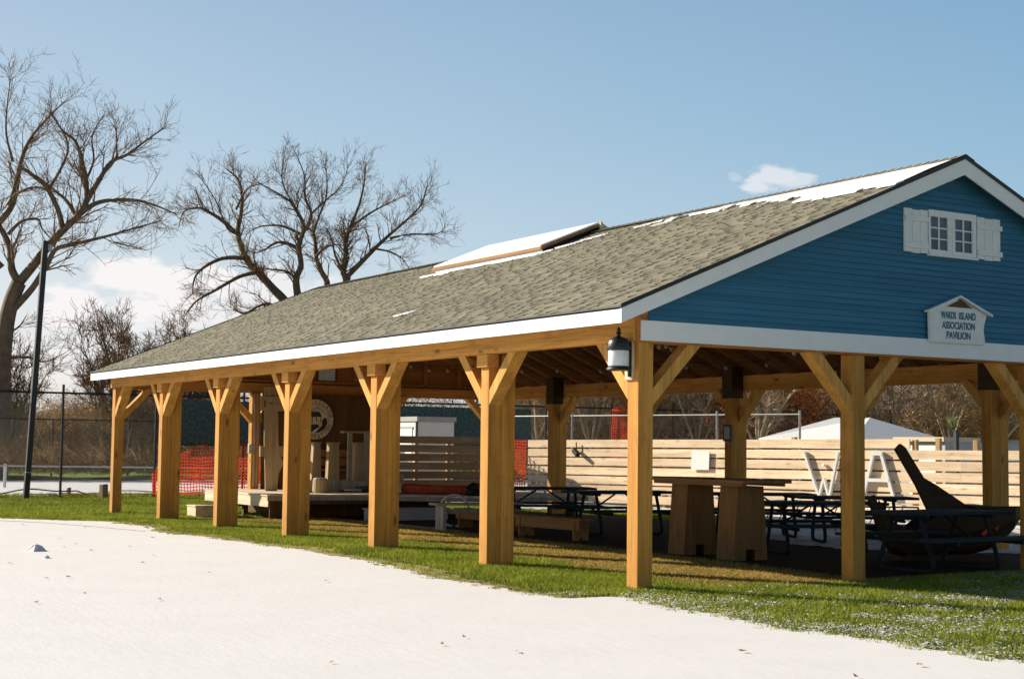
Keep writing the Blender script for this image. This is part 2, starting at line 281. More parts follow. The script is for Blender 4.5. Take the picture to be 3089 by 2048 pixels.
# ------------------------------------------------------------------ mesh helpers
class MB:
    def __init__(s): s.v = []; s.f = []; s.m = []; s.smooth = False
    def add(s, vs, fs, mi=0):
        o = len(s.v); s.v += [tuple(p_) for p_ in vs]; s.f += [tuple(i+o for i in f) for f in fs]; s.m += [mi]*len(fs); return s
    def box(s, x0, y0, z0, x1, y1, z1, mi=0):
        x0, x1 = min(x0, x1), max(x0, x1); y0, y1 = min(y0, y1), max(y0, y1); z0, z1 = min(z0, z1), max(z0, z1)
        return s.add([(x0, y0, z0), (x1, y0, z0), (x1, y1, z0), (x0, y1, z0), (x0, y0, z1), (x1, y0, z1), (x1, y1, z1), (x0, y1, z1)],
              [(0, 3, 2, 1), (4, 5, 6, 7), (0, 1, 5, 4), (1, 2, 6, 5), (2, 3, 7, 6), (3, 0, 4, 7)], mi)
    def bar(s, a, b, w, h, up=(0, 0, 1), mi=0):
        """box along a->b, w across, h along the up side"""
        a, b = Vector(a), Vector(b); d = (b-a).normalized(); up = Vector(up); sd = d.cross(up).normalized(); u = sd.cross(d)
        vs = [p_ + sd*(sx*w/2) + u*(sz*h/2) for p_ in (a, b) for sx, sz in ((-1, -1), (1, -1), (1, 1), (-1, 1))]
        return s.add(vs, [(0, 3, 2, 1), (4, 5, 6, 7), (0, 1, 5, 4), (1, 2, 6, 5), (2, 3, 7, 6), (3, 0, 4, 7)][:], mi)
    def frustum(s, cx, cy, z0, z1, w0, d0, w1, d1, mi=0):
        vs = [(cx+sx*w0/2, cy+sy*d0/2, z0) for sx, sy in ((-1, -1), (1, -1), (1, 1), (-1, 1))] + [(cx+sx*w1/2, cy+sy*d1/2, z1) for sx, sy in ((-1, -1), (1, -1), (1, 1), (-1, 1))]
        return s.add(vs, [(0, 3, 2, 1), (4, 5, 6, 7), (0, 1, 5, 4), (1, 2, 6, 5), (2, 3, 7, 6), (3, 0, 4, 7)], mi)
    def tube(s, pts, r, n=8, cap=True, mi=0):
        pts = [Vector(q) for q in pts]; rs = r if isinstance(r, (list, tuple)) else [r]*len(pts)
        o = len(s.v); prev = None
        for i, q in enumerate(pts):
            d = (pts[min(i+1, len(pts)-1)] - pts[max(i-1, 0)]).normalized()
            ref = prev if prev is not None else (Vector((0, 0, 1)) if abs(d.z) < .9 else Vector((1, 0, 0)))
            sd = d.cross(ref)
            if sd.length < 1e-5: sd = d.cross(Vector((1, .3, .2)))
            sd.normalize(); u = sd.cross(d).normalized(); prev = u
            for k in range(n):
                a = 2*math.pi*k/n; s.v.append(tuple(q + sd*(math.cos(a)*rs[i]) + u*(math.sin(a)*rs[i])))
        for i in range(len(pts)-1):
            for k in range(n):
                k2 = (k+1) % n; s.f.append((o+i*n+k, o+i*n+k2, o+(i+1)*n+k2, o+(i+1)*n+k)); s.m.append(mi)
        if cap:
            s.f.append(tuple(o+k for k in range(n))[::-1]); s.m.append(mi); s.f.append(tuple(o+(len(pts)-1)*n+k for k in range(n))); s.m.append(mi)
        return s
    def lathe(s, cx, cy, prof, n=20, mi=0):
        o = len(s.v)
        for r_, z in prof:
            for k in range(n):
                a = 2*math.pi*k/n; s.v.append((cx+r_*math.cos(a), cy+r_*math.sin(a), z))
        for i in range(len(prof)-1):
            for k in range(n):
                k2 = (k+1) % n; s.f.append((o+i*n+k, o+i*n+k2, o+(i+1)*n+k2, o+(i+1)*n+k)); s.m.append(mi)
        s.f.append(tuple(o+k for k in range(n))[::-1]); s.m.append(mi); s.f.append(tuple(o+(len(prof)-1)*n+k for k in range(n))); s.m.append(mi)
        return s
    def prism(s, poly, ax, t0, t1, mi=0):
        """poly of 2D points, extruded along axis ax ('x','y','z')"""
        def P(a, b, t): return {'x': (t, a, b), 'y': (a, t, b), 'z': (a, b, t)}[ax]
        n = len(poly); vs = [P(a, b, t0) for a, b in poly] + [P(a, b, t1) for a, b in poly]
        fs = [tuple(range(n))[::-1], tuple(range(n, 2*n))] + [(i, (i+1) % n, n+(i+1) % n, n+i) for i in range(n)]
        return s.add(vs, fs, mi)
    def build(s, name, mats, parent=None, loc=None, bevel=0, smooth=False):
        me = bpy.data.meshes.new(name); me.from_pydata(s.v, [], s.f)
        for mm in (mats if isinstance(mats, list) else [mats]): me.materials.append(mm)
        if any(s.m): me.polygons.foreach_set('material_index', s.m)
        if smooth: me.polygons.foreach_set('use_smooth', [True]*len(s.f))
        bmm = __import__('bmesh').new(); bmm.from_mesh(me); __import__('bmesh').ops.recalc_face_normals(bmm, faces=bmm.faces); bmm.to_mesh(me); bmm.free()
        me.update(); o = bpy.data.objects.new(name, me); COL.objects.link(o)
        if parent: o.parent = parent
        if loc: o.location = loc
        if bevel:
            b = o.modifiers.new('bevel', 'BEVEL'); b.width = bevel; b.segments = 2; b.limit_method = 'ANGLE'
        return o
def tag(o, label=None, cat=None, group=None, kind=None):
    if label: o['label'] = label
    if cat: o['category'] = cat
    if group: o['group'] = group
    if kind: o['kind'] = kind
    return o
def thing(name, label, cat, loc=(0, 0, 0), rz=0, group=None):
    o = bpy.data.objects.new(name, None); COL.objects.link(o); o.location = loc; o.rotation_euler = (0, 0, rz); o.empty_display_size = .2
    return tag(o, label, cat, group)
def struct(name, mb, mat): return tag(mb.build(name, mat), name.replace('_', ' '), None, None, 'structure')
def dup(root, loc, rz=0, label=None, parent=None):
    r = root.copy(); COL.objects.link(r); r.location = loc; r.rotation_euler = (0, 0, rz)
    if label: r['label'] = label
    if parent: r.parent = parent
    for ch in list(root.children):
        c_ = ch.copy(); COL.objects.link(c_); c_.parent = r
        for g_ in ch.children:
            d_ = g_.copy(); COL.objects.link(d_); d_.parent = c_
    return r
def fastmesh(name, verts, faces, mat, parent=None):
    """verts (N,3) array, faces (M,k) array of one size"""
    me = bpy.data.meshes.new(name); k = faces.shape[1]
    me.vertices.add(len(verts)); me.vertices.foreach_set('co', verts.astype(np.float32).ravel())
    me.loops.add(faces.size); me.loops.foreach_set('vertex_index', faces.astype(np.int32).ravel())
    me.polygons.add(len(faces)); me.polygons.foreach_set('loop_start', (np.arange(len(faces))*k).astype(np.int32)); me.polygons.foreach_set('loop_total', np.full(len(faces), k, np.int32))
    me.materials.append(mat); me.update(calc_edges=True)
    o = bpy.data.objects.new(name, me); COL.objects.link(o)
    if parent: o.parent = parent
    return o
def text_mesh(s, size, name, extr=.002, align='CENTER', bold=0.0):
    cu = bpy.data.curves.new(name, 'FONT'); cu.body = s; cu.size = size; cu.extrude = extr; cu.align_x = align; cu.align_y = 'CENTER'; cu.offset = bold
    o = bpy.data.objects.new(name, cu); COL.objects.link(o)
    bpy.context.view_layer.update()
    me = bpy.data.meshes.new_from_object(o.evaluated_get(bpy.context.evaluated_depsgraph_get()))
    bpy.data.objects.remove(o); return me
# ------------------------------------------------------------------ the ground
def gz(x, y): return .045*math.exp(-((x+6)/5.0)**2)*math.exp(-((y)/3.2)**2) - .02*math.exp(-((x-.2)/1.5)**2)*math.exp(-((y-3)/1.5)**2)
def grid(name, x0, x1, y0, y1, nx, ny, mat, dz=0, bulge=True, fn=None):
    mb = MB(); vs = []; fs = []
    for j in range(ny+1):
        for i in range(nx+1):
            x = x0+(x1-x0)*i/nx; y = y0+(y1-y0)*j/ny
            if fn: x, y = fn(x, y, i/nx, j/ny)
            vs.append((x, y, dz + (gz(x, y) if bulge else 0)))
    for j in range(ny):
        for i in range(nx):
            a = j*(nx+1)+i; fs.append((a, a+1, a+nx+2, a+nx+1))
    mb.add(vs, fs); return struct(name, mb, mat)
g = MB(); g.box(-420, -420, -1.2, 420, 420, -.06); struct('ground', g, M['farlawn'])
grid('lawn', -27.6, 0, -3.4, 10, 138, 54, M['soil'], 0)
def wob(x, k=1.0):
    return .10*math.sin(x*1.3+1)*k + .07*math.sin(x*3.7)*k + .05*math.sin(x*9.1+2)*k + .03*math.sin(x*23.0)*k + .015*math.sin(x*61.0)*k
def snow_top(x):                       # the line where the snow-covered court meets the lawn
    if x < -15: b = -1.0 - 1.05*(-15-x)**1.0*.85 if x > -18 else -3.68-.02*(x+18)
    elif x < -12: b = -.85-.15*(-12-x)/3
    elif x < 0.3: b = -.98 + .14*math.sin((x+9)*.55)
    else: b = -.58
    if x > 0: return b + wob(x, .8)
    return b + wob(x, .42) + .02*math.sin(x*97)+.015*math.sin(x*151+2)
grid('snow_ground', -60, 30, -60, 0, 1500, 24, M['snow'], .010, True, lambda x, y, u, v: (x, -60+(snow_top(x)+60)*(1-(1-v)**1.8)))
grid('dirt_strip', -15.6, .3, 0, 1, 320, 3, M['moss'], .014, True, lambda x, y, u, v: (x, snow_top(x)-.10*math.sin(math.pi*u)-.05*math.sin(x*2.1) + v*(.24+.10*math.sin(x*1.7)+.03*math.sin(x*11))*math.sin(math.pi*min(1, u*6, (1-u)*6)*.5)))
grid('frosted_ground', -.0, 14, -2.5, 10, 90, 80, M['frosty'], .004)
def strawedge(x): return .95+.18*math.sin(x*.9)+.08*math.sin(x*3.3)+.04*math.sin(x*11)
grid('straw_floor', -15.2, .35, 0, 1, 160, 8, M['litter'], .008, True, lambda x, y, u, v: (x, strawedge(x)+v*(3.35-strawedge(x))))
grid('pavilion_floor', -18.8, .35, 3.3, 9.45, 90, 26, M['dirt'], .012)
grid('drifted_snow', -9.2, 9.0, 0, 1, 220, 12, M['driftsnow'], .018, True, lambda x, y, u, v: (x, (7.0+.25*math.sin(x*1.7)+.12*math.sin(x*5.1)+.05*math.sin(x*17)+max(0, -6.5-x)*.9+min(1.9, max(0, x+3.4)*1.2))*(1-v)+10.2*v))
grid('concrete_slab', -13.6, -9.9, 3.18, 3.62, 20, 4, M['concrete'], .020)
grid('back_snow', -26.5, 26, 9.9, 40, 70, 40, M['backsnow'], .003, False)
grid('tennis_court_snow', -44.2, -27.9, -30, 60, 10, 40, M['snow'], .006, False)
grid('grass_bank', -46.2, -44.2, -40, 70, 6, 80, M['bank'], .02, False, lambda x, y, u, v: (x, y))
b = MB()
for i in range(110):
    y0 = -40+i; h = .16+.05*math.sin(i*1.3)+.04*math.sin(i*.37); h2 = .16+.05*math.sin((i+1)*1.3)+.04*math.sin((i+1)*.37)
    b.add([(-44.3, y0, 0), (-44.3, y0+1, 0), (-45.2, y0+1, h2), (-45.2, y0, h), (-48, y0+1, .03), (-48, y0, .03)], [(0, 1, 2, 3), (3, 2, 4, 5)])
struct('bank_slope', b, M['bank'])
grid('far_field', -320, -48, -140, 220, 40, 60, M['farlawn'], .03, False)
grid('park_path', -90, -87, -60, 80, 4, 40, M['path'], .036, False)
# wooded rise behind, right-hand side
b = MB(); N = 50
vs = []; fs = []
for i in range(N+1):
    t = i/N; x = -150+t*150; y = 60+25*math.sin(t*2.5)
    for (o, h) in ((0, -.1), (10, 2.2+.8*math.sin(i*.5)), (25, 5.0+1.2*math.sin(i*.31)), (70, 6.0)):
        vs.append((x - o*.55, y + o*.83, h))
for i in range(N):
    for k in range(3): a = i*4+k; fs.append((a, a+4, a+5, a+1))
b.add(vs, fs); struct('wooded_rise', b, M['farlawn'])

# ------------------------------------------------------------------ the pavilion
S, G, W = 3.049, 3.016, .19
XF = -6*S - W                       # far outer face
YB = 3*G + W                        # back outer face
YR = YB/2                           # ridge line
XE0, XE1 = XF-.252, .252            # roof ends
EY = -.402; EZ = 2.907; SL = (4.984-EZ)/(YR-EY)
pav = thing('pavilion', 'long open timber pavilion with grey shingled gable roof and blue clapboard gable end', 'pavilion')
def P(mb, name, mat, label=None, bevel=0, parent=None, smooth=False):
    o = mb.build(name, mat, parent or pav, bevel=bevel, smooth=smooth)
    if label: o['label'] = label
    return o
BZ = 2.59
def post_mb(x, y, dx, dy, z1, stack=None):
    mb = MB()
    if stack is None: mb.box(x-dx, y, -.1, x, y+dy, z1)
    else:
        mb.box(x-dx, y, -.1, x, y+.19, stack); mb.box(x-dx+.003, y+.1925, -.1, x-.002, y+.38, z1)
    return mb
P(post_mb(0, 0, W, W, BZ), 'post', M['post'], 'sunlit corner post carrying the lantern', .006)
P(post_mb(-6*S, 0, W, W, BZ), 'post', M['post'], None, .006)
for k in range(1, 6):
    P(post_mb(-S*k, 0, .184, .38, BZ, 2.43), 'post', M['post'], None, .006)
    P(MB().box(-S*k-.184-.035, -.047, 2.432, -S*k+.035, .12, BZ-.002), 'post_block', M['beamx'], None, .004)
    P(post_mb(-S*k, YB-.40, .184, .40, BZ-.03, BZ-.03), 'post', M['post'], None, .006)
    P(MB().box(-S*k-.235, YB-.42, 2.42, -S*k+.05, YB-.15, 3.0), 'post_bracket', M['darkwood'])
P(post_mb(-6*S, YB-.19, W, W, BZ), 'post', M['post'], None, .006)
P(post_mb(0, YB-.19, W, W, BZ), 'post', M['post'], None, .006)
for k in (1, 2):
    P(post_mb(0, G*k, W, W, BZ-.02), 'post', M['post'], None, .006)
    P(post_mb(-6*S, G*k, W, W, BZ-.02), 'post', M['post'], None, .006)
def brace(x, y, dirx, diry, rise=.62, run=.60, off=0, wd=.17, t=.125):
    """slanting brace from a post up to the beam; front flush with the post face"""
    mb = MB(); a = BZ+.004; L = t*1.42
    if dirx:
        s = dirx; p_ = [(x, a-rise), (x+s*run, a), (x+s*(run-L), a), (x, a-rise+L)]
        mb.prism(p_, 'y', y+off, y+off+wd)
    else:
        s = diry; p_ = [(y, a-rise), (y+s*run, a), (y+s*(run-L), a), (y, a-rise+L)]
        mb.prism(p_, 'x', x+off, x+off+wd)
    P(mb, 'brace', M['brace'])
for k in range(0, 7):
    w = W if k in (0, 6) else .184
    if k > 0: brace(-S*k+.0, .006, 1, 0)
    if k < 6: brace(-S*k-w, .006, -1, 0)
    if k > 0: brace(-S*k, YB-.21, 1, 0)
    if k < 6: brace(-S*k-w, YB-.21, -1, 0)
for xx in (-.184, -6*S-.18):
    for k in range(4):
        y = G*k
        if k < 3: brace(xx, y+W, 0, 1, rise=.68, run=.66)
        if k > 0: brace(xx, y, 0, -1, rise=.68, run=.66)
P(MB().box(XF-.03, -.043, BZ, -.03, .10, 2.90), 'eave_beam', M['beamx'], None, .004)
P(MB().box(XF-.03, YB-.14, 2.56, -.03, YB+.03, 2.845), 'eave_beam', M['beamx'], None, .004)
P(MB().box(-.16, -.02, BZ-.018, .020, YB+.02, 2.86), 'gable_beam', M['beamy'], None, .003)
P(MB().box(XF-.02, .11, 2.572, XF+.15, YB-.16, 2.79), 'gable_beam', M['beamy'], None, .003)
P(MB().box(.024, .004, BZ, .060, YB, 2.800), 'frieze_board', M['white'], 'white board across the foot of the blue gable', .002)
P(MB().box(-.02, -.015, 2.862, .018, .10, 3.08), 'corner_stud', M['beamx'])
# fascias
P(MB().box(XE0, EY-.0, 2.739, XE1-.023, EY+.024, 2.907), 'fascia_board', M['white'], 'bright white fascia along the front eave')
P(MB().box(XE0, YB-EY-.024, 2.739, XE1-.023, YB-EY, 2.907), 'fascia_board', M['white'])
for x0, x1 in ((XE1-.022, XE1), (XE0, XE0+.022)):
    poly = [(EY-.001, 2.737), (EY-.001, 2.902), (YR, EZ+SL*(YR-EY)-.012), (YB-EY+.001, 2.902), (YB-EY+.001, 2.737), (YR, 4.775)]
    mb = MB(); mb.add([(x, a_, b_) for x in (x0, x1) for a_, b_ in poly],
        [(0, 5, 2, 1), (5, 4, 3, 2), (6, 7, 8, 11), (11, 8, 9, 10), (0, 1, 7, 6), (1, 2, 8, 7), (2, 3, 9, 8), (3, 4, 10, 9), (4, 5, 11, 10), (5, 0, 6, 11)])
    P(mb, 'rake_board', M['white'])
def rz_(y): return EZ + SL*((y if y <= YR else 2*YR-y)-EY)
# roof: deck, shingles, drip edge, ridge cap, snow
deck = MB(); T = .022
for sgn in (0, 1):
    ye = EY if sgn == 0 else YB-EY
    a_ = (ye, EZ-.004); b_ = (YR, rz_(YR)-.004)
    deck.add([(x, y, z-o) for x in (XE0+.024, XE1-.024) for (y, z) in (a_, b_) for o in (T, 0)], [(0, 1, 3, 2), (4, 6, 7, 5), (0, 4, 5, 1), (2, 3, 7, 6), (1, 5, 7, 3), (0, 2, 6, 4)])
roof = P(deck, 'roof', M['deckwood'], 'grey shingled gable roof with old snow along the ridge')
rr = random.Random(3)
def slope_tab(x0, x1, s0, s1, t0, t1, far=False):
    """tab on the roof slope, s measured from the eave up; t0 butt thickness, t1 at the top"""
    ln = math.hypot(1, SL); cy, cz = 1/ln, SL/ln
    out = []
    for s_, t_ in ((s0, t0), (s1, t1)):
        y = EY-.012 + s_*cy - t_*cz; z = EZ-.005 + s_*cz + t_*cy
        yb = EY-.012 + s_*cy; zb = EZ-.005 + s_*cz
        if far: y, yb = 2*YR-y, 2*YR-yb
        out += [(x0, yb, zb), (x1, yb, zb), (x1, y, z), (x0, y, z)]
    return out
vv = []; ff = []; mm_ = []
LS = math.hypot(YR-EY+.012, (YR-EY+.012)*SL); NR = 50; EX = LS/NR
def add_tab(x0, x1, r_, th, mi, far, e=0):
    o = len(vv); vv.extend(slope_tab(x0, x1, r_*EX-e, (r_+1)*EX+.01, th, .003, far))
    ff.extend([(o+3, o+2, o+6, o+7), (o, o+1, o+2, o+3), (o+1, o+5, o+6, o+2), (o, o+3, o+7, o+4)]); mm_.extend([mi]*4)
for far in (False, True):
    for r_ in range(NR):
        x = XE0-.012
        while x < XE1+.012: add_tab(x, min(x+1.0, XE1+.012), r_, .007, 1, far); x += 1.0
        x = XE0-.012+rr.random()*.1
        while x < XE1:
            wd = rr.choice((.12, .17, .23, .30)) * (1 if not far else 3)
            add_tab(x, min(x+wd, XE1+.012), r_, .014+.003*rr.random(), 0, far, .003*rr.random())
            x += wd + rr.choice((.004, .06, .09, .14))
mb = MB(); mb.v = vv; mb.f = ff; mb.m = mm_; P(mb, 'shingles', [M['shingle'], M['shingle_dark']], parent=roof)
de = MB()
de.box(XE0-.014, EY-.020, EZ-.012, XE1+.006, EY-.002, EZ+.006)
for x0, x1 in ((XE1+.001, XE1+.016), (XE0-.018, XE0-.001)):
    for far in (0, 1):
        p0 = (EY-.015, EZ-.022); p1 = (YR, rz_(YR)-.020)
        if far: p0 = (2*YR-p0[0], p0[1]); 
        de.add([(x, q[0], q[1]+o) for x in (x0, x1) for q in (p0, p1) for o in (0, .045)], [(0, 1, 3, 2), (4, 6, 7, 5), (0, 4, 5, 1), (2, 3, 7, 6), (1, 5, 7, 3), (0, 2, 6, 4)])
P(de, 'drip_edge', M['drip'], parent=roof)
rc = MB(); x = XE0
while x < XE1-.05:
    x1 = min(x+.30, XE1+.012)
    for far in (0, 1):
        s = -1 if not far else 1
        z0 = rz_(YR)
        rc.add([(x, YR, z0+.022), (x1, YR, z0+.040), (x1, YR+s*.15, z0+.040-.15*SL), (x, YR+s*.15, z0+.022-.15*SL), (x1, YR, z0+.008), (x1, YR+s*.15, z0+.008-.15*SL)], [(0, 1, 2, 3), (1, 4, 5, 2)])
    x += .145
P(rc, 'ridge_cap', M['shingle'], parent=roof)
# snow on the roof: ragged sheet lying on the near slope below the ridge
def on_roof(x, y, h=0): return (x, y - h*SL*.9, rz_(y) + h)
def roof_snow(cells, name):
    vs = []; fs = []
    for (x, ya, yb) in cells:
        for y, h in ((ya, .019), (ya+.03*min(1, (yb-ya)*4), .032), ((ya+yb)/2, .038), (yb-.02, .030), (yb, .019)): vs.append(on_roof(x, y, h))
    n = len(cells)
    for i in range(n-1):
        for k in range(4): a = i*5+k; fs.append((a, a+5, a+6, a+1))
    return vs, fs
cells = []; nS = 520
for i in range(nS):
    x = .20 - 5.6*i/(nS-1); t = (.20-x)/5.6
    base = 3.55 if x > -1.0 else (3.62 if x > -1.7 else (3.95 if x > -2.6 else 4.02))
    base += (.30*max(0, (t-.45)/.55))
    if i % 1 == 0 and (i == 0 or x < nx_):
        nx_ = x - rr.uniform(.04, .32); stp = rr.choice((-1, -1, 0, 0, 0, 1, 1, 2))
    jag = .05*math.sin(x*2.7)
    rw = EX/math.hypot(1, SL); lo = base+jag+stp*rw*(.55 if t < .4 else .8); hi = YR-.13-.03*rr.random()
    lo = round((lo-EY)/rw)*rw+EY + .012*rr.random()
    hi = hi if t < .75 else hi - (t-.75)*.8*rr.random() - .05
    if lo > hi-.03: lo = hi-.002
    cells.append((x, lo, hi))
vs, fs = roof_snow(cells, 's')
mb = MB(); mb.add(vs, fs); P(mb, 'snow_patch', M['roofsnow'], parent=roof)
for (cx_, cy_, L_, w_) in [(-6.45, .60, .42, .07), (-5.5, 4.2, .5, .06), (-4.9, 4.0, .35, .03), (-6.95, 3.75, .55, .14), (-6.6, 3.98, .5, .10), (-7.4, 3.55, .6, .12), (-10.9, 3.36, .6, .16), (-10.3, 3.30, .6, .10), (-8.4, 3.38, .7, .06), (-9.2, 3.38, .5, .05)]:
    cs = []
    for i in range(24):
        t = i/23; e = math.sin(math.pi*t)**.6; x = cx_+(t-.5)*L_
        sh = (t-.5)*L_*.35 if cx_ > -7.3 else 0
        cs.append((x, cy_+sh-w_*e*(.8+.5*rr.random())/2, cy_+sh+w_*e*(.8+.5*rr.random())/2+.004))
    vs, fs = roof_snow(cs, 's'); mb = MB(); mb.add(vs, fs); P(mb, 'snow_patch', M['roofsnow'], parent=roof)
# raised ridge vent with its snow
vent = MB(); vx0, vx1 = -11.0, -7.37; vh = .125
def lid(mb, h0, h1, ya, x0, x1, mi=0):
    for far in (0, 1):
        pts = []
        for y in (ya, YR):
            for h in (h0, h1): pts.append((y if not far else 2*YR-y, rz_(y)+h))
        mb.add([(x, a_, b_) for x in (x0, x1) for a_, b_ in pts], [(0, 1, 3, 2), (4, 6, 7, 5), (0, 4, 5, 1), (2, 3, 7, 6), (1, 5, 7, 3), (0, 2, 6, 4)], mi)
vo = MB(); lid(vo, .085, .125, 3.47, vx0, vx1)
vt = P(vo, 'ridge_vent', M['bench'], 'raised ridge vent under a sheet of snow')
for far in (0, 1):
    w_ = MB()
    y0, y1 = 3.50, 3.52
    if far: y0, y1 = 2*YR-3.50, 2*YR-3.52
    w_.box(vx0+.10, y0, rz_(3.5)-.03, vx1-.02, y1, rz_(3.5)+.083)
    P(w_, 'vent_side', M['white'], parent=vt)
for x0 in (vx1-.16, vx0+.1):
    w_ = MB(); lid(w_, -.02, .083, 3.53, x0, x0+.02); P(w_, 'vent_end', M['black'], parent=vt)
w_ = MB(); lid(w_, .125, .160, 3.49, vx0+.03, vx1-.03); P(w_, 'vent_snow', M['roofsnow'], parent=vt, bevel=.012)
w_ = MB(); w_.box(vx1-.002, YR-.02, rz_(YR)+.02, vx1+.035, YR+.02, rz_(YR)+.15); 
w_.add([(x, y, rz_(y)+h) for x in (vx1, vx1+.03) for (y, h) in ((YR+.02, .03), (YR+.02, .14), (YR+.36, .02), (YR+.36, .10))], [(0, 1, 3, 2), (4, 6, 7, 5), (0, 4, 5, 1), (2, 3, 7, 6), (1, 5, 7, 3), (0, 2, 6, 4)])
P(w_, 'vent_trim', M['palewood'], parent=vt)
# rafters
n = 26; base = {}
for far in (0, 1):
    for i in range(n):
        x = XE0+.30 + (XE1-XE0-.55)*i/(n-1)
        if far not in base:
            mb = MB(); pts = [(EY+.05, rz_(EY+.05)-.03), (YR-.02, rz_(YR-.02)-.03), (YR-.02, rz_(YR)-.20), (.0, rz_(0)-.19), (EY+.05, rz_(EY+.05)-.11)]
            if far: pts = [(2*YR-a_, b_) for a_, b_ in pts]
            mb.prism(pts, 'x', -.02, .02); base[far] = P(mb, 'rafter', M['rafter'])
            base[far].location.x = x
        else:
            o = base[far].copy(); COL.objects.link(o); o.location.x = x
P(MB().box(XE0+.2, YR-.019, rz_(YR)-.26, XE1-.2, YR+.019, rz_(YR)-.035), 'ridge_board', M['beamx'])
# gable cladding: real clapboards cut to the roof line
def clad(xface, out, z0, z1, pitch, mat, name, holes=None, inset=.09, yl=.10, yr=YB-.10):
    mb = MB(); z = z0
    while z < z1:
        zt = z+pitch
        def yl_(zz): return max(yl, EY+(zz-EZ)/SL + inset)
        a0, a1 = yl_(z), yl_(zt); b0, b1 = min(yr, 2*YR-a0), min(yr, 2*YR-a1)
        if a1 >= YR-.01: a1 = b1 = YR
        if a0 >= YR: break
        th = .021*out
        mb.add([(xface, a0, z), (xface, b0, z), (xface+th, a0, z), (xface+th, b0, z), (xface+.003*out, a1, zt), (xface+.003*out, b1, zt), (xface, a1, zt), (xface, b1, zt)],
               [(0, 1, 3, 2), (2, 3, 5, 4), (0, 2, 4, 6), (1, 7, 5, 3), (0, 6, 7, 1)])
        z = zt
    return P(mb, name, mat)
gw = clad(.022, 1, 2.797, 4.97, .069, M['blue'], 'gable_cladding', inset=.045)
gw['label'] = 'deep blue clapboard gable facing the camera'
P(MB().prism([(.10, 2.80), (YB-.1, 2.80), (YB-.1, rz_(YB)-.04), (YR, rz_(YR)-.04), (.1, rz_(.1)-.04)], 'x', -.02, .0215), 'gable_backing', M['boardx'])
fw = clad(XF+.03, 1, 2.795, 4.9, .10, M['boardx'], 'gable_cladding', inset=.05)
fw['label'] = 'bare inner boards of the far gable'
P(MB().prism([(.10, 2.80), (YB-.1, 2.80), (YB-.1, rz_(YB)-.04), (YR, rz_(YR)-.04), (.1, rz_(.1)-.04)], 'x', XF-.01, XF+.028), 'gable_backing', M['blue'])
for yy in (.9, 1.8, 2.7, 3.6, 5.5, 6.4, 7.3, 8.2):
    P(MB().box(XF+.045, yy, 2.793, XF+.085, yy+.09, rz_(yy)-.15), 'stud', M['rafter'])
P(MB().box(XF+.045, .2, 2.83, XF+.08, YB-.2, 2.87), 'gable_rail', M['beamy'])
# far gable window
wn = P(MB().box(XF+.05, 4.58, 2.86, XF+.075, 4.62, 3.40).box(XF+.05, 5.04, 2.86, XF+.075, 5.08, 3.40).box(XF+.05, 4.62, 2.86, XF+.075, 5.04, 2.90).box(XF+.05, 4.62, 3.36, XF+.075, 5.04, 3.40), 'window', M['brownply'])
mt, nt, bs = newmat('bright_pane'); bs.inputs['Base Color'].default_value = (.55, .6, .62, 1); bs.inputs['Roughness'].default_value = .3
P(MB().box(XF+.05, 4.621, 2.901, XF+.060, 4.82, 3.359).box(XF+.05, 4.84, 2.901, XF+.060, 5.039, 3.359), 'pane', mt, parent=wn)
P(MB().box(XF+.052, 4.821, 2.901, XF+.072, 4.839, 3.359).box(XF+.0615, 4.621, 3.12, XF+.071, 5.039, 3.135), 'glazing_bar', M['white2'], parent=wn)
# gable window with shutters
fx = .038
wf = MB()
wf.box(fx, 4.20, 4.265, fx+.030, 5.01, 4.345).box(fx, 4.19, 3.792, fx+.045, 5.03, 3.815).box(fx, 4.20, 3.815, fx+.026, 5.01, 3.872)
wf.box(fx, 4.20, 3.872, fx+.026, 4.232, 4.265).box(fx, 4.945, 3.872, fx+.026, 5.01, 4.265).box(fx, 4.522, 3.872, fx+.026, 4.645, 4.265)
wf.box(fx+.0265, 4.59, 3.83, fx+.032, 4.60, 4.27)
win = P(wf, 'window', M['white2'], 'white twin-sash window high in the blue gable')
for (a_, b_) in ((4.232, 4.522), (4.645, 4.945)):
    P(MB().box(fx, a_+.001, 3.873, fx+.006, b_-.001, 4.264), 'pane', M['glass'], parent=win)
    gb = MB(); mid = (a_+b_)/2
    gb.box(fx+.007, mid-.009, 3.873, fx+.02, mid+.009, 4.264)
    for q in (1, 2): z = 3.873+.391*q/3; gb.box(fx+.007, a_+.001, z-.008, fx+.0185, mid-.0095, z+.008).box(fx+.007, mid+.0095, z-.008, fx+.0185, b_-.001, z+.008)
    P(gb, 'glazing_bar', M['white2'], parent=win)
for (a_, b_, tl) in ((3.80, 4.195, 0), (5.035, 5.45, .0)):
    sh = MB(); nb = 3
    for q in range(nb):
        y0 = a_+(b_-a_)*q/nb; y1 = a_+(b_-a_)*(q+1)/nb-.006; dz = (.006, -.004, .003)[q]
        sh.box(fx, y0, 3.812+dz, fx+.018, y1, 4.325+dz)
    e = .018
    sh.box(fx+.0185, a_+.004, 4.185, fx+.034, b_+(e if a_ > 5 else -.006), 4.245).box(fx+.0185, a_+.004, 3.865, fx+.034, b_+(e if a_ > 5 else -.006), 3.925)
    P(sh, 'shutter', M['white2'], parent=win)
# conduit on the far gable post
cd = MB()
cd.tube([(-18.26, 3.06, .55), (-18.26, 3.06, 2.2), (-18.25, 3.03, 2.5), (-18.22, 2.9, 2.62)], .016, 6).tube([(-18.26, 3.13, .55), (-18.26, 3.13, 2.5)], .012, 6)
P(cd, 'conduit', M['galv'])
P(MB().box(-18.29, 2.93, 1.25, -18.20, 3.01, 1.45), 'junction_box', M['galv'], None, .006)

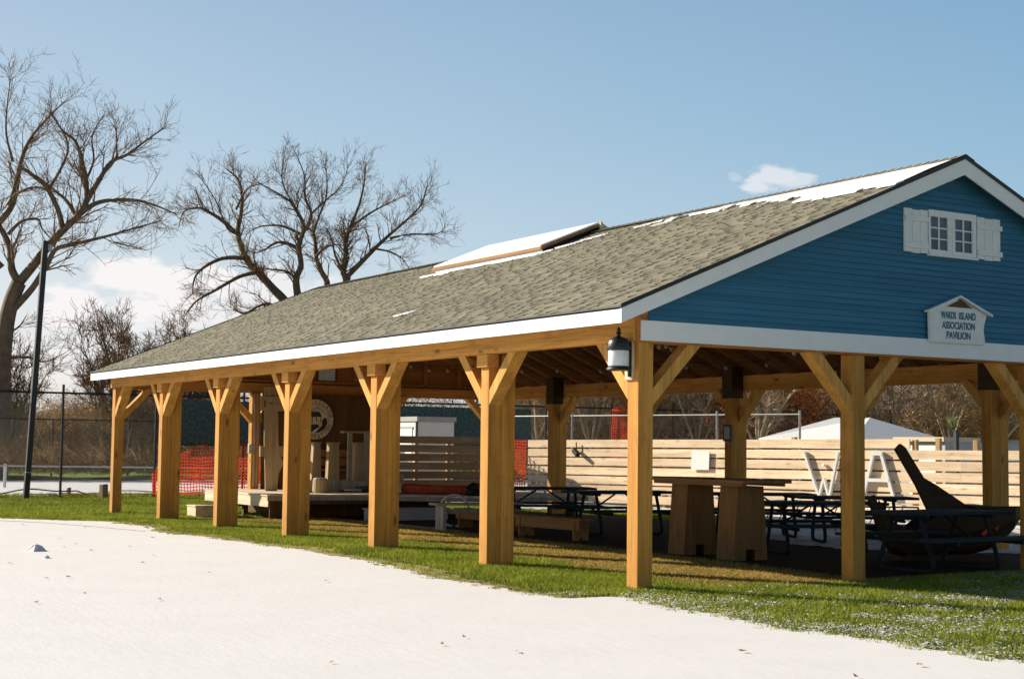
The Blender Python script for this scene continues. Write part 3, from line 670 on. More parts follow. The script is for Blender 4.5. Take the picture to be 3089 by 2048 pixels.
# ------------------------------------------------------------------ things hung on the pavilion
sg = thing('name_sign', 'white house-shaped name sign reading WARDS ISLAND ASSOCIATION PAVILION on the blue gable', 'sign', (.085, 4.66, 2.765))
sx = 0
def SB(mb, name, mat, par=None, **k): return mb.build(name, mat, par or sg, **k)
SB(MB().prism([(-.495, 0), (.44, 0), (.465, .03), (.455, .10), (.44, .17), (.455, .26), (.49, .34), (.495, .37), (.0, .535), (-.505, .37)], 'x', -.02, .0), 'board', M['white2'], bevel=.004)
SB(MB().box(.001, -.485, .002, .012, .43, .016).box(.001, -.495, .016, .012, -.478, .36), 'edge_strip', M['white2'])
for s in (-1, 1):
    SB(MB().add([(x, s*y, z) for x in (-.02, .05) for (y, z) in ((0, .575), (.55, .372), (.55, .348), (0, .551))], [(0, 1, 2, 3), (4, 7, 6, 5), (0, 4, 5, 1), (1, 5, 6, 2), (2, 6, 7, 3), (3, 7, 4, 0)]), 'sign_roof', M['white2'])
SB(MB().prism([(-.20, .435), (.24, .435), (.03, .53)], 'x', .001, .006), 'pediment_panel', M['brownply'])
mt, nt, bs = newmat('teal_lettering'); bs.inputs['Base Color'].default_value = (.025, .13, .20, 1); bs.inputs['Roughness'].default_value = .5
for s_, z, wdt, oy in (("WARDS", .335, .255, -.17), ("ISLAND", .335, .285, .155), ("ASSOCIATION", .215, .56, 0), ("PAVILION", .098, .41, 0)):
    me = text_mesh(s_, .155, 'lettering', .0015, bold=.0035)
    xs = [v.co.x for v in me.vertices]; k = wdt/(max(xs)-min(xs)); ys = [v.co.y for v in me.vertices]; ky = .088/(max(ys)-min(ys)); y0 = (max(ys)+min(ys))/2; x0 = (max(xs)+min(xs))/2
    for v in me.vertices: v.co = Vector((.0035+v.co.z, (v.co.x-x0)*k, (v.co.y-y0)*ky))
    me.materials.append(mt); o = bpy.data.objects.new('lettering', me); COL.objects.link(o); o.parent = sg; o.location = (0, oy, z)

ln = thing('wall_lantern', 'black and frosted glass lantern bracketed to the sunlit corner post', 'lantern', (-.105, -.18, 2.275))
def LB(mb, name, mat, par=None, **k): return mb.build(name, mat, par or ln, **k)
lk = .63
def LP_(prof): return [(r_*lk, z) for r_, z in prof]
LB(MB().lathe(0, 0, LP_([(.196, 0), (.205, .012), (.190, .03), (.172, .034), (.172, .045)]), 28), 'base_ring', M['black'], smooth=False)
LB(MB().lathe(0, 0, LP_([(.168, .045), (.172, .05), (.172, .20), (.166, .208)]), 28), 'lamp_glass', M['lampglass'], smooth=True)
LB(MB().lathe(0, 0, LP_([(.172, .209), (.20, .218), (.203, .245), (.19, .25), (.185, .275), (.165, .31), (.13, .335), (.09, .345), (.04, .35), (.03, .352)]), 28), 'cap', M['black'], smooth=False)
LB(MB().lathe(0, 0, LP_([(.045, .352), (.03, .362), (.018, .375), (.055, .388), (.03, .402), (.035, .42), (.012, .448), (.003, .456)]), 14), 'finial', M['black'])
LB(MB().tube([(.0, .10, .272), (.0, .140, .272)], .024, 8).tube([(.0, .09, .02), (.0, .140, .02)], .024, 8).box(-.022, .135, -.05, .022, .150, .30).tube([(.0, .142, -.06), (.0, .142, .31)], .022, 8), 'bracket', M['black'])
LB(MB().box(-.10, .151, -.09, .030, .1785, .32), 'mounting_board', M['palewood'])
# plaque on the back post
pq = thing('framed_plaque', 'small black-framed notice on the dark post behind the bar table', 'plaque', (-3*S-.075, YB-.425, 1.62))
pq.location = (-9.20, YB-.422, 1.62)
MB().box(-.115, -.03, 0, .115, 0, .31).build('frame', M['black'], pq); MB().box(-.08, -.034, .04, .08, -.0305, .27).build('notice', M['greyblue'], pq)
# string lights
sl = thing('string_lights', 'string of clear bulbs looped under the pavilion roof', 'string lights')
wires = [[(-.5, .45, 2.86), (-2.0, 1.6, 2.86), (-3.4, 3.0, 2.93), (-6.0, 5.2, 3.0)], [(-9.8, 2.3, 2.90), (-9, 2.9, 2.80), (-8.0, 3.8, 2.80), (-6.6, 5.4, 2.86), (-5, 6.5, 2.9)], [(-.35, .4, 2.80), (-.4, 1.8, 2.74), (-.4, 3.2, 2.70), (-.45, 4.6, 2.74), (-.5, 6.2, 2.80)]]
wmb = MB()
for wpts in wires:
    P_ = [Vector(q) for q in wpts]; fine = []
    for i in range(len(P_)-1):
        for t in range(6): q = P_[i].lerp(P_[i+1], t/6); q.z -= .05*math.sin(math.pi*t/6); fine.append(q)
    fine.append(P_[-1]); wmb.tube(fine, .004, 4)
    for q in fine[1::2]:
        b_ = MB(); b_.lathe(q.x, q.y, [(.013, q.z-.002), (.016, q.z-.035), (.014, q.z-.04)], 8); o = b_.build('socket', M['black'], sl)
        b_ = MB(); b_.lathe(q.x, q.y, [(.012, q.z-.041), (.027, q.z-.065), (.030, q.z-.085), (.018, q.z-.11), (.004, q.z-.118)], 10); b_.build('bulb', M['bulb'], sl, smooth=True)
wmb.build('wire', M['black'], sl)

# hairline crack across the frozen court
mb = MB(); pts = [(-17.6, -3.75), (-16.4, -3.1), (-14.9, -2.25), (-13.2, -1.75), (-11.6, -1.45)]
P3 = [Vector((a_, b_, .0)) for a_, b_ in pts]
for i in range(len(P3)-1): mb.bar(P3[i]+Vector((0, 0, .014+gz(*pts[i]))), P3[i+1]+Vector((0, 0, .014+gz(*pts[i+1]))), .022, .006)
struct('court_crack', mb, M['path'])
# ------------------------------------------------------------------ stage and what stands on it
ST = .485
stg = thing('stage', 'low plywood stage platform at the far end of the pavilion', 'stage', (-15.5, 4, 0))
def rel(o, root):
    o.parent = root; o.matrix_parent_inverse = Matrix.Translation(-Vector(root.location)); return o
def T(mb, name, mat, root, label=None, **k):
    o = mb.build(name, mat, None, **k); o.data.transform(Matrix.Translation(-Vector(root.location))); o.parent = root
    if label: o['label'] = label
    return o
poly = [(-18.40, 2.02), (-14.84, 2.0), (-14.62, 4.0), (-13.35, 5.7), (-13.35, 8.5), (-18.40, 8.5)]
T(MB().prism(poly, 'z', ST-.03, ST), 'deck', M['palewood'], stg)
T(MB().box(-18.38, 2.022, ST-.235, -14.86, 2.05, ST-.032), 'front_board', M['palewood'], stg, 'sunlit pale face board')
fb = MB(); pp = poly[1:5]
for i in range(3): fb.bar((*pp[i], ST-.075), (*pp[i+1], ST-.075), .03, .085)
T(fb, 'edge_board', M['greywood'], stg)
T(MB().box(-14.88, 2.06, 0, -14.85, 2.50, ST-.12), 'leg', M['brownply'], stg)
T(MB().box(-14.90, 2.5, .30, -14.60, 4.2, .36).box(-14.7, 4.1, 0, -14.62, 4.2, .30), 'brace', M['brownply'], stg)
for x, y in ((-18.2, 2.2), (-16.5, 2.2), (-14.0, 5.2), (-13.5, 6.5), (-13.5, 8.2)): T(MB().box(x-.05, y-.05, 0, x+.05, y+.05, ST-.04), 'leg', M['brownply'], stg)
T(MB().box(-18.3, 2.9, .0, -15.5, 6.3, ST-.05), 'under_stage_panel', M['brownply'], stg)
bd = thing('stage_backdrop', 'dark plywood backdrop wall carrying the round emblem', 'backdrop', (-18.22, 5, ST))
T(MB().box(-18.24, 3.22, ST, -18.20, 6.15, 2.57), 'panel', M['brownply'], bd)
for y in (3.25, 4.6, 6.05): T(MB().box(-18.199, y, ST+.002, -18.17, y+.05, 2.56), 'batten', M['brownply'], bd)
# round emblem
em = thing('round_emblem', 'round cream and dark emblem board lettered WARDS ISLAND ASSOCIATION on the backdrop', 'emblem', (-18.15, 4.44, 2.02))
def disc(r0, r1, x0, x1, n=48):
    mb = MB(); vs = []
    for x in (x0, x1):
        for r_ in (r0, r1):
            for k in range(n): a = 2*math.pi*k/n; vs.append((x, r_*math.cos(a), r_*math.sin(a)))
    fs = []
    for k in range(n):
        j = (k+1) % n
        fs += [(2*n+k, 2*n+j, 3*n+j, 3*n+k), (n+k, n+j, 3*n+j, 3*n+k), (k, j, 2*n+j, 2*n+k)]
    mb.add(vs, fs); return mb
MB().add([(0, 0, 0)] + [(0, .455*math.cos(2*math.pi*k/48), .455*math.sin(2*math.pi*k/48)) for k in range(48)], [(0, k+1, (k+1) % 48+1) for k in range(48)]).build('disc', M['palewood'], em)
mt, nt, bs = newmat('emblem_dark'); bs.inputs['Base Color'].default_value = (.02, .016, .012, 1); M['emdark'] = mt
disc(.445, .462, -.02, .006).build('rim', M['emdark'], em); disc(.338, .346, .0, .004).build('inner_ring', M['emdark'], em)
def ring_text(s, a0, a1, r_, flip=False):
    n = len(s)
    for i, ch in enumerate(s):
        if ch == ' ': continue
        a = a0+(a1-a0)*i/(n-1)
        me = text_mesh(ch, .105, 'letter', .002)
        rot = a-math.pi/2 if not flip else a+math.pi/2
        me.transform(Matrix(((0, 0, 1, .003), (1, 0, 0, 0), (0, 1, 0, 0), (0, 0, 0, 1))) @ Matrix.Translation((r_*math.cos(a), r_*math.sin(a), 0)) @ Matrix.Rotation(rot, 4, 'Z'))
        me.materials.append(M['emdark']); o = bpy.data.objects.new('letter', me); COL.objects.link(o); o.parent = em
ring_text("WARDS ISLAND", R(182), R(12), .392); ring_text("ASSOCIATION", R(205), R(338), .392, True)
art = MB()
art.prism([(-.20, .06), (.17, .06), (.10, .17), (-.12, .17)], 'x', .002, .006)
for i in range(4): art.box(.002, -.17+i*.10, -.06, .006, -.155+i*.10, .055)
art.prism([(.17, -.02), (.24, .05), (.29, .0), (.30, -.09), (.24, -.20), (.12, -.28), (.0, -.31), (.10, -.20), (.18, -.12)], 'x', .002, .006)
art.prism([(-.28, -.08), (-.1, -.12), (.05, -.10), (.12, -.16), (.0, -.22), (-.12, -.30), (-.22, -.22)], 'x', .007, .010)
for a_, b_ in (((-.26, .12), (-.18, .22)), ((-.18, .22), (-.08, .18)), ((-.08, .18), (.02, .27)), ((.02, .27), (.16, .21)), ((.16, .21), (.27, .12))): art.bar((.004, *a_), (.004, *b_), .006, .014, up=(1, 0, 0))
art.build('drawing', M['emdark'], em)
# giant pale cut-out with cross piece
gp = thing('stage_cutout', 'tall pale plywood cut-out with a cross piece, left on the stage', 'stage prop', (-17, 3.0, ST))
T(MB().prism([(2.84, ST), (3.10, ST), (3.13, .85), (3.24, 1.08), (3.13, 1.25), (3.10, 1.6), (3.08, 2.2), (3.05, 2.66), (2.76, 2.66), (2.78, 2.2), (2.79, 1.5), (2.82, .95)], 'x', -17.03, -17.0), 'upright', M['shade_toned_propwood'], gp)
T(MB().box(-16.999, 2.68, 2.16, -16.97, 3.28, 2.46), 'cross_piece', M['shade_toned_propwood'], gp)
T(MB().box(-17.10, 2.72, 1.20, -17.04, 3.30, 1.42), 'lower_piece', M['shade_toned_propwood'], gp)
for y in (2.76, 3.17): T(MB().box(-16.969, y, 2.24, -16.962, y+.02, 2.38), 'slot', M['emdark'], gp)
for y in (2.86, 3.02): T(MB().box(-16.969, y, 2.31, -16.962, y+.09, 2.322), 'slot', M['emdark'], gp)
# three pale tapered columns
for i, (y, x, h, lb) in enumerate(((3.45, -15.6, .30, 'short pale log seat nearest the stage edge, by the stand poles'), (5.35, -15.9, .36, 'pale log seat behind the rolled red tarp'))):
    t = thing('log_seat', lb, 'log seat', (x, y, ST), 0, 'log seats on the stage'); MB().lathe(0, 0, [(.15, 0), (.16, .03), (.145, h-.02), (.13, h)], 12).build('log', M['shade_toned_propwood'], t); MB().lathe(0, 0, [(.125, h+.001), (.12, h+.008)], 12).build('cut_face', M['greywood'], t)
cl = ['pale tapered column standing closest to the round emblem', 'pale tapered column in the middle of the three on the stage', 'pale tapered column nearest the orange bundle']
for i, (y, x, w0, w1, h) in enumerate([(3.74, -16.5, .25, .15, 1.0), (4.13, -16.5, .29, .22, 1.0), (4.71, -16.5, .22, .19, 1.0)]):
    t = thing('tapered_column', cl[i], 'stage prop', (x, y, ST), 0, 'pale columns on the stage')
    MB().frustum(0, 0, .0, h, .16, w0, .14, w1).build('shaft', M['shade_toned_propwood'], t, bevel=.01)
    MB().box(-.085, -w1/2-.012, h, .085, w1/2+.012, h+.03).build('top_plate', M['shade_toned_propwood'], t)
kb = thing('low_curved_board', 'long low pale board across the stage floor', 'stage prop', (-15.6, 5, ST))
T(MB().prism([(3.0, ST), (5.8, ST), (5.8, ST+.14), (4.9, ST+.21), (4.0, ST+.26), (3.0, ST+.25)], 'x', -16.05, -16.01), 'board', M['greywood'], kb)
T(MB().box(-16.28, 3.3, ST, -16.06, 3.36, ST+.13).box(-16.28, 5.3, ST, -16.06, 5.36, ST+.13), 'foot', M['greywood'], kb)
sb = thing('stage_bench', 'brown slatted bench against the backdrop', 'bench', (-17.6, 5.4, ST))
T(MB().box(-17.9, 4.0, .90, -17.5, 5.95, .94), 'seat', M['bench'], sb)
for z in (1.0, 1.2): T(MB().box(-17.95, 4.0, z, -17.92, 5.95, z+.16), 'back_slat', M['bench'], sb)
for y in (4.05, 5.0, 5.85): T(MB().box(-17.95, y, ST, -17.5, y+.06, .895), 'leg', M['bench'], sb)
fr = thing('sign_frame', 'pale open timber frame with a shelf at the back of the stage', 'stage prop', (-17.0, 5.5, ST))
T(MB().box(-17.05, 4.72, ST, -16.99, 4.82, 1.72), 'leg', M['greywood'], fr); T(MB().box(-17.05, 5.12, ST, -16.99, 5.24, 1.72), 'leg', M['greywood'], fr)
T(MB().box(-17.1, 4.58, 1.721, -16.94, 5.32, 1.765), 'top_rail', M['shade_toned_propwood'], fr); T(MB().box(-17.04, 4.821, 1.48, -17.0, 5.119, 1.52), 'shelf', M['greywood'], fr)
# clutter on the stage edge
rt = thing('red_tarp_bundle', 'rolled red tarp lying along the stage edge', 'tarp', (-14.3, 5.2, ST))
mb = MB(); pts = [(-15.15, 4.72, ST+.09), (-14.9, 5.1, ST+.10), (-14.4, 5.6, ST+.09), (-14.0, 6.2, ST+.09), (-13.8, 6.6, ST+.08)]
mb.tube(pts, [.07, .11, .09, .10, .06], 8); T(mb, 'roll', M['redtarp'], rt)
T(MB().tube([(-15.0, 4.9, ST+.10), (-14.93, 4.98, ST+.11)], .115, 8), 'tie', M['palewood'], rt)
tp = thing('stand_poles', 'bundle of black and silver stand poles lying on the stage edge', 'poles', (-14.9, 4.4, ST))
for i, (a_, b_) in enumerate((((-15.5, 3.85, .02), (-14.85, 4.75, .12)), ((-15.4, 3.9, .05), (-14.95, 4.6, .06)), ((-15.3, 4.1, .10), (-14.8, 4.85, .17)))):
    T(MB().tube([(a_[0], a_[1], ST+a_[2]+.02), (b_[0], b_[1], ST+b_[2]+.02)], .016 if i else .02, 6), 'pole', M['galv' if i == 1 else 'black'], tp)
T(MB().tube([(-15.2, 4.2, ST+.06), (-14.9, 4.6, ST+.07)], .05, 7), 'bag', M['plastic_blackbag'], tp)
bg_ = thing('black_bag', 'slumped black cloth bag at the right end of the stage edge', 'bag', (-13.6, 6.0, ST))
mb = MB(); mb.lathe(0, 0, [(.22, 0), (.26, .05), (.22, .11), (.10, .14), (.02, .15)], 12); mb.lathe(.05, .25, [(.2, 0), (.22, .05), (.12, .09), (.02, .1)], 12); mb.tube([(0, -.1, .12), (.05, -.25, .16), (.02, -.12, .22), (0, .05, .20)], [.05, .07, .05, .03], 7)
mb.build('body', M['plastic_blackbag'], bg_, smooth=True)
MB().tube([(0, -.05, .14), (0, .05, .24), (0, .18, .12)], .012, 6).build('handle', M['black'], bg_)
w_ = thing('side_step', 'sunlit plywood step box on the grass left of the stage', 'step', (-16.3, 1.3, 0))
T(MB().box(-16.56, 1.0, .0, -16.06, 1.86, .215), 'riser', M['palewood'], w_); T(MB().box(-16.57, .985, .2155, -16.05, 1.87, .24), 'tread', M['palewood'], w_)
w_ = thing('stage_step', 'long pale grey step box below the stage front', 'step', (-13.7, 4.6, 0))
T(MB().box(-13.95, 3.65, .0, -13.65, 5.35, .225), 'riser', M['greyblue'], w_); T(MB().box(-13.97, 3.62, .2255, -13.63, 5.38, .25), 'tread', M['greyblue'], w_)
pk = thing('pink_pitcher', 'pink plastic pitcher standing on the grey step', 'pitcher', (-13.8, 3.86, .25))
MB().lathe(0, 0, [(.045, 0), (.05, .01), (.062, .19), (.066, .20), (.058, .20)], 14).build('body', M['pink'], pk, smooth=False)
MB().tube([(.02, .055, .17), (.03, .115, .16), (.03, .11, .08), (.02, .052, .05)], .011, 6).build('handle', M['pink'], pk)
hp = thing('white_hoop', 'white hoop leaning behind the weathered bench leg', 'hoop', (-11.35, 4.2, .3))
n = 28; mb = MB(); vs = []
for i in range(n):
    a = 2*math.pi*i/n; c_ = Vector((math.cos(R(60))*.27*math.cos(a), math.sin(R(60))*.27*math.cos(a), .285*math.sin(a)))
    for k in range(6):
        b_ = 2*math.pi*k/6; dr = c_.normalized(); nn = Vector((math.sin(R(60)), -math.cos(R(60)), 0)); vs.append(c_ + dr*.024*math.cos(b_) + nn*.024*math.sin(b_))
mb.add(vs, [(i*6+k, i*6+(k+1) % 6, ((i+1) % n)*6+(k+1) % 6, ((i+1) % n)*6+k) for i in range(n) for k in range(6)])
o = mb.build('tube', M['plastic_white'], hp, smooth=True)
MB().box(-.01, -.03, -.3, .03, .03, -.25).build('joint', M['black'], hp)

# ------------------------------------------------------------------ benches and tables
def bench(x, y, L, label, rz=0):
    t = thing('low_bench', label, 'bench', (x, y, 0), rz, 'low wooden benches')
    MB().box(-L/2, -.15, .325, L/2, .15, .362).build('seat', M['bench'], t, bevel=.004)
    MB().box(-L/2+.06, -.135, .18, L/2-.06, -.11, .322).build('apron', M['bench'], t)
    for s in (-1, 1):
        xx = s*(L/2-.18)
        MB().prism([(-.15, 0), (-.06, 0), (0, .09), (.06, 0), (.15, 0), (.15, .323), (-.15, .323)], 'x', xx-.02, xx+.02).build('leg', M['bench'], t)
    return t
bench(-7.75, 4.0, 1.75, 'low wooden bench with notched legs beside the corner post', R(6))
bench(-10.15, 4.25, 1.9, 'low wooden bench half hidden behind the middle front post', R(4))
wb = thing('weathered_bench', 'taller weathered grey bench left of the low benches', 'bench', (-10.3, 3.95, 0), R(88))
MB().box(-.75, -.16, .45, .95, .16, .49).build('seat', M['greywood'], wb)
for xx in (-.6, .8): MB().box(xx-.02, -.15, 0, xx+.04, .15, .449).build('leg', M['greywood'], wb)
MB().box(-.55, -.02, .30, .75, .02, .38).build('stretcher', M['greywood'], wb)
def picnic(L=1.9):
    t = thing('picnic_table', 'x', 'picnic table', (0, 0, 0), 0, 'dark picnic tables on tube frames')
    for i in range(5): MB().box(-.37+i*.15, -L/2, .705, -.37+i*.15+.14, L/2, .745).build('top_plank', M['tabletop'], t, bevel=.004)
    for s in (-1, 1):
        mb = MB()
        for i in range(2): x = s*.70-.135+i*.138; mb.box(x, -L/2, .415, x+.13, L/2, .45)
        mb.build('seat', M['tabletop'], t)
    for s in (-1, 1):
        y = s*(L/2-.38)
        mb = MB(); arc = [(-.20, .69)]
        arc = [(.22, .70), (.34, .40), (.43, .16), (.44, .09), (.40, .045), (.33, .03), (.0, .03), (-.33, .03), (-.40, .045), (-.44, .09), (-.43, .16), (-.34, .40), (-.22, .70)]
        mb.tube([(a_, y, b_) for a_, b_ in arc], .028, 8)
        mb.tube([(-.83, y, .39), (.83, y, .39)], .026, 8).tube([(-.36, y, .69), (.36, y, .69)], .024, 8)
        mb.build('leg_frame', M['tubing'], t)
        MB().tube([(0, y, .40), (0, s*.10, .69)], .016, 6).build('brace', M['tubing'], t)
    return t
pt = picnic(); pt['label'] = 'dark picnic table nearest the gable end, in front of the dark boat hull'
pt.location = (-.70, 5.15, 0); pt.rotation_euler = (0, 0, R(0))
for loc, a, lb in [((-3.55, 5.75, 0), -22, 'dark picnic table just right of the bar table, below the white letter W'), ((-8.35, 5.75, 0), -8, 'dark picnic table behind the notched low bench, left of the corner post'),
                   ((-10.6, 5.6, 0), -20, 'dark picnic table farthest back, behind the middle front post'), ((-7.0, 7.6, 0), -28, 'dark picnic table seen between the corner post and the bar table'),
                   ((-5.2, 8.1, 0), -30, 'dark picnic table along the back edge behind the bar table')]:
    dup(pt, loc, R(a), lb)
bt = thing('bar_table', 'tall heavy wooden bar table on two tapered box legs', 'bar table', (-3.4, 3.9, 0))
def ped(x, y):
    # tapered box with a notch at its foot
    mb = MB(); w0, w1, h = .58, .44, .99
    prof = [(-w0/2, 0), (-w0*.14, 0), (-w0*.14, .16), (w0*.14, .16), (w0*.14, 0), (w0/2, 0), (w1/2, h), (-w1/2, h)]
    mb.prism([(y+a_, b_) for a_, b_ in prof], 'x', x-.03, x)
    mb.prism([(y+a_, b_) for a_, b_ in prof], 'x', x-.36, x-.33)
    for s in (-1, 1): mb.add([(xx, y+s*(w-.0), z) for xx in (x-.33, x-.03) for (w, z) in ((w0/2-.03, 0), (w0/2-.002, 0), (w1/2-.002, h), (w1/2-.03, h))], [(0, 1, 2, 3), (4, 7, 6, 5), (0, 4, 5, 1), (1, 5, 6, 2), (2, 6, 7, 3), (3, 7, 4, 0)])
    return mb
T(ped(-3.88, 3.92), 'leg', M['bartable'], bt); T(ped(-2.80, 3.90), 'leg', M['bartable'], bt)
tb = MB()
for i in range(5): tb.box(-4.70+.01*(i % 2), 3.48+i*.17, 1.034, -2.46-.012*(i % 3), 3.48+i*.17+.163, 1.074)
T(tb, 'table_top', M['bartop'], bt)
T(MB().box(-4.45, 3.54, .992, -2.55, 3.58, 1.033).box(-4.45, 4.24, .992, -2.55, 4.28, 1.033), 'rail', M['bartop'], bt)
# the dark boat
bo = thing('wooden_boat', 'dark wooden boat hull with a tall raked stem post, laid up behind the table', 'boat', (-1.96, 6.34, 0), R(60))
mb = MB()
st_ = [(-.72, .33, .82, .10), (-.55, .10, .52, .24), (-.30, .03, .40, .36), (0, .02, .64, .42), (.4, .05, .70, .42), (.8, .16, .73, .36), (1.10, .38, .74, .24), (1.28, .64, .75, .05)]
ring = []
for x, z0, z1, hw in st_:
    ring.append([(x, 0, z0), (x, hw*.62, z0+(z1-z0)*.18), (x, hw*.92, z0+(z1-z0)*.55), (x, hw, z1), (x, hw-.03, z1), (x, hw*.8, z0+(z1-z0)*.5+.02), (x, 0, z0+.04), (x, -hw*.8, z0+(z1-z0)*.5+.02), (x, -hw+.03, z1), (x, -hw, z1), (x, -hw*.92, z0+(z1-z0)*.55), (x, -hw*.62, z0+(z1-z0)*.18)])
k = 12; vs = [q for r_ in ring for q in r_]
mb.add(vs, [(i*k+j, i*k+(j+1) % k, (i+1)*k+(j+1) % k, (i+1)*k+j) for i in range(len(ring)-1) for j in range(k)] + [tuple(range(k)), tuple(range((len(ring)-1)*k, len(ring)*k))[::-1]])
mb.build('hull', M['darkwood'], bo)
MB().prism([(-.84, .84), (-.76, .88), (-.64, .56), (-.42, .40), (-.15, .36), (-.15, .26), (-.5, .28), (-.72, .42)], 'y', -.05, .05).build('curved_skid', M['darkwood'], bo)
MB().prism([(-.47, 1.50), (-.40, 1.575), (-.34, 1.53), (-.10, 1.14), (-.02, 1.0), (.16, .62), (.0, .62), (-.19, 1.02)], 'y', -.06, .06).build('stem_post', M['darkwood'], bo)
MB().prism([(-.12, 1.145), (.10, 1.02), (.52, .745), (.52, .66), (.02, .62), (-.06, .95)], 'y', -.022, .022).build('fin', M['darkwood'], bo)
MB().box(.5, -.40, .73, .75, .40, .76).build('thwart', M['darkwood'], bo)
MB().prism([(-.5, 0), (1.0, 0), (.85, .10), (-.35, .10)], 'y', -.18, -.14).build('cradle', M['darkwood'], bo)
MB().prism([(.56, .40), (.66, .48), (.66, .42), (.60, .37)], 'y', -.43, -.40).prism([(.74, .47), (.80, .50), (.78, .44)], 'y', -.43, -.40).build('red_mark', M['red'], bo)  # added red marks, standing for lit red objects glimpsed through the hull
# slanted rack behind
rk = thing('bike_rack', 'low metal rack with slanted bars behind the picnic tables', 'rack', (-8.2, 9.9, 0), R(58))
MB().tube([(-1.5, 0, .45), (2.0, 0, .45)], .02, 6).tube([(-1.7, .1, .12), (1.8, .1, .12)], .02, 6).tube([(-1.5, 0, .45), (-1.5, .1, 0)], .02, 6).tube([(2.0, 0, .45), (2.0, .1, 0)], .02, 6).build('frame', M['galv'], rk)
for i in range(14): MB().tube([(-1.4+i*.24, .0, .45), (-1.52+i*.24, .1, .12)], .012, 5).build('bar', M['galv'], rk)

# ------------------------------------------------------------------ fences
FA = math.atan2(2.3, 11.9)
FK = 1.104; FO = Vector((12.556-31.556*FK, -9.206+19.806*FK, 1.483*(1-FK)))
fe = thing('slat_fence', 'sunlit pale horizontal board fence behind the pavilion', 'fence', FO, FA); fe.scale = (FK, FK, FK)
rf = random.Random(5); mb = MB(); LF = 22.0
for row in range(7):
    zt = 1.64-.214*row; x = 0 if row else 0
    xe = 10.86 if row == 0 else LF; x = -.02*rf.random()
    while x < xe-.05:
        L_ = rf.choice((2.4, 3.0, 3.6)); x1 = min(x+L_, xe)
        dz0 = .0065*x+rf.uniform(-.004, .004); dz1 = .0065*x1+rf.uniform(-.004, .004); y0 = -.035-rf.random()*.004
        mb.add([(x+.002, y0, zt-.178+dz0), (x1-.002, y0, zt-.178+dz1), (x1-.002, 0, zt-.178+dz1), (x+.002, 0, zt-.178+dz0), (x+.002, y0, zt+dz0), (x1-.002, y0, zt+dz1), (x1-.002, 0, zt+dz1), (x+.002, 0, zt+dz0)],
               [(0, 3, 2, 1), (4, 5, 6, 7), (0, 1, 5, 4), (1, 2, 6, 5), (2, 3, 7, 6), (3, 0, 4, 7)])
        x = x1
mb.build('board_panel', M['fencewood'], fe)
for i, x in enumerate((.12, 2.3, 4.45, 6.6, 8.05, 9.35, 10.94, 11.45, 12.25, 14.0, 16.2, 18.4, 20.6)):
    MB().box(x-.045, .003, 0, x+.045, .09, (1.60, 1.62, 1.66, 1.70, 1.74, 1.77, 1.70, 1.73, 1.70, 1.8, 1.7, 1.7, 1.7)[i]).build('fence_post', M['fencepost'], fe)
def on_fence(name, label, cat, x, z):
    a = Matrix.Rotation(FA, 3, 'Z') @ Vector((x, -.041, z)); t = thing(name, label, cat, FO+a*FK, FA); t.scale = (FK, FK, FK); return t
lw = on_fence('letter_w', 'big white wooden letter W fixed to the board fence', 'letter', 8.82, .97)
mb = MB(); q = [(-.42, .47), (-.05, -.44), (.07, -.06), (.20, -.46), (.43, .47)]
for i in range(4): mb.bar((q[i][0], -.045-.002*i, q[i][1]), (q[i+1][0], -.045-.002*i, q[i+1][1]), .046, .07, up=(0, 1, 0))
mb.build('strokes', M['white2'], lw)
la = on_fence('letter_a', 'big white wooden letter A fixed to the board fence', 'letter', 10.18, .97)
mb = MB(); mb.bar((-.36, -.045, -.47), (-.10, -.045, .47), .062, .07, up=(0, 1, 0)).bar((.07, -.045, .47), (.38, -.045, -.47), .062, .07, up=(0, 1, 0)).bar((-.14, -.047, .45), (.11, -.047, .45), .072, .075, up=(0, 1, 0)).bar((-.25, -.049, -.07), (.26, -.049, -.07), .068, .07, up=(0, 1, 0))
mb.build('strokes', M['white2'], la)
nb = on_fence('notice_board', 'blank white panel tacked to the board fence', 'notice board', 5.6, 1.215)
MB().prism([(-.26, -.205), (.25, -.20), (.27, .21), (-.24, .215)], 'y', -.055, -.04).build('panel', M['white'], nb, bevel=.003); MB().box(-.2, -.039, -.18, .2, -.0, .18).build('backing', M['fencepost'], nb)
fl = on_fence('floodlight', 'small black floodlight clamped to the board fence', 'floodlight', 1.75, 1.35)
MB().tube([(0, -.06, .24), (0, -.06, .02)], .014, 6).tube([(-.16, -.06, .10), (.02, -.08, .03)], .014, 6).build('bracket', M['black'], fl); MB().bar((-.04, -.10, .06), (.12, -.12, -.06), .12, .09).build('head', M['black'], fl, bevel=.01); MB().bar((.11, -.12, -.055), (.16, -.125, -.095), .05, .04).build('visor', M['black'], fl)
hk = on_fence('wall_cup', 'small white cup hook shape above the letter W strokes', 'ornament', 8.88, 1.16)
MB().lathe(0, -.03, [(.03, -.02), (.045, .0), (.03, .035)], 10).build('cup', M['white'], hk); MB().box(-.012, -.028, -.012, .012, 0, .012).build('peg', M['white'], hk)
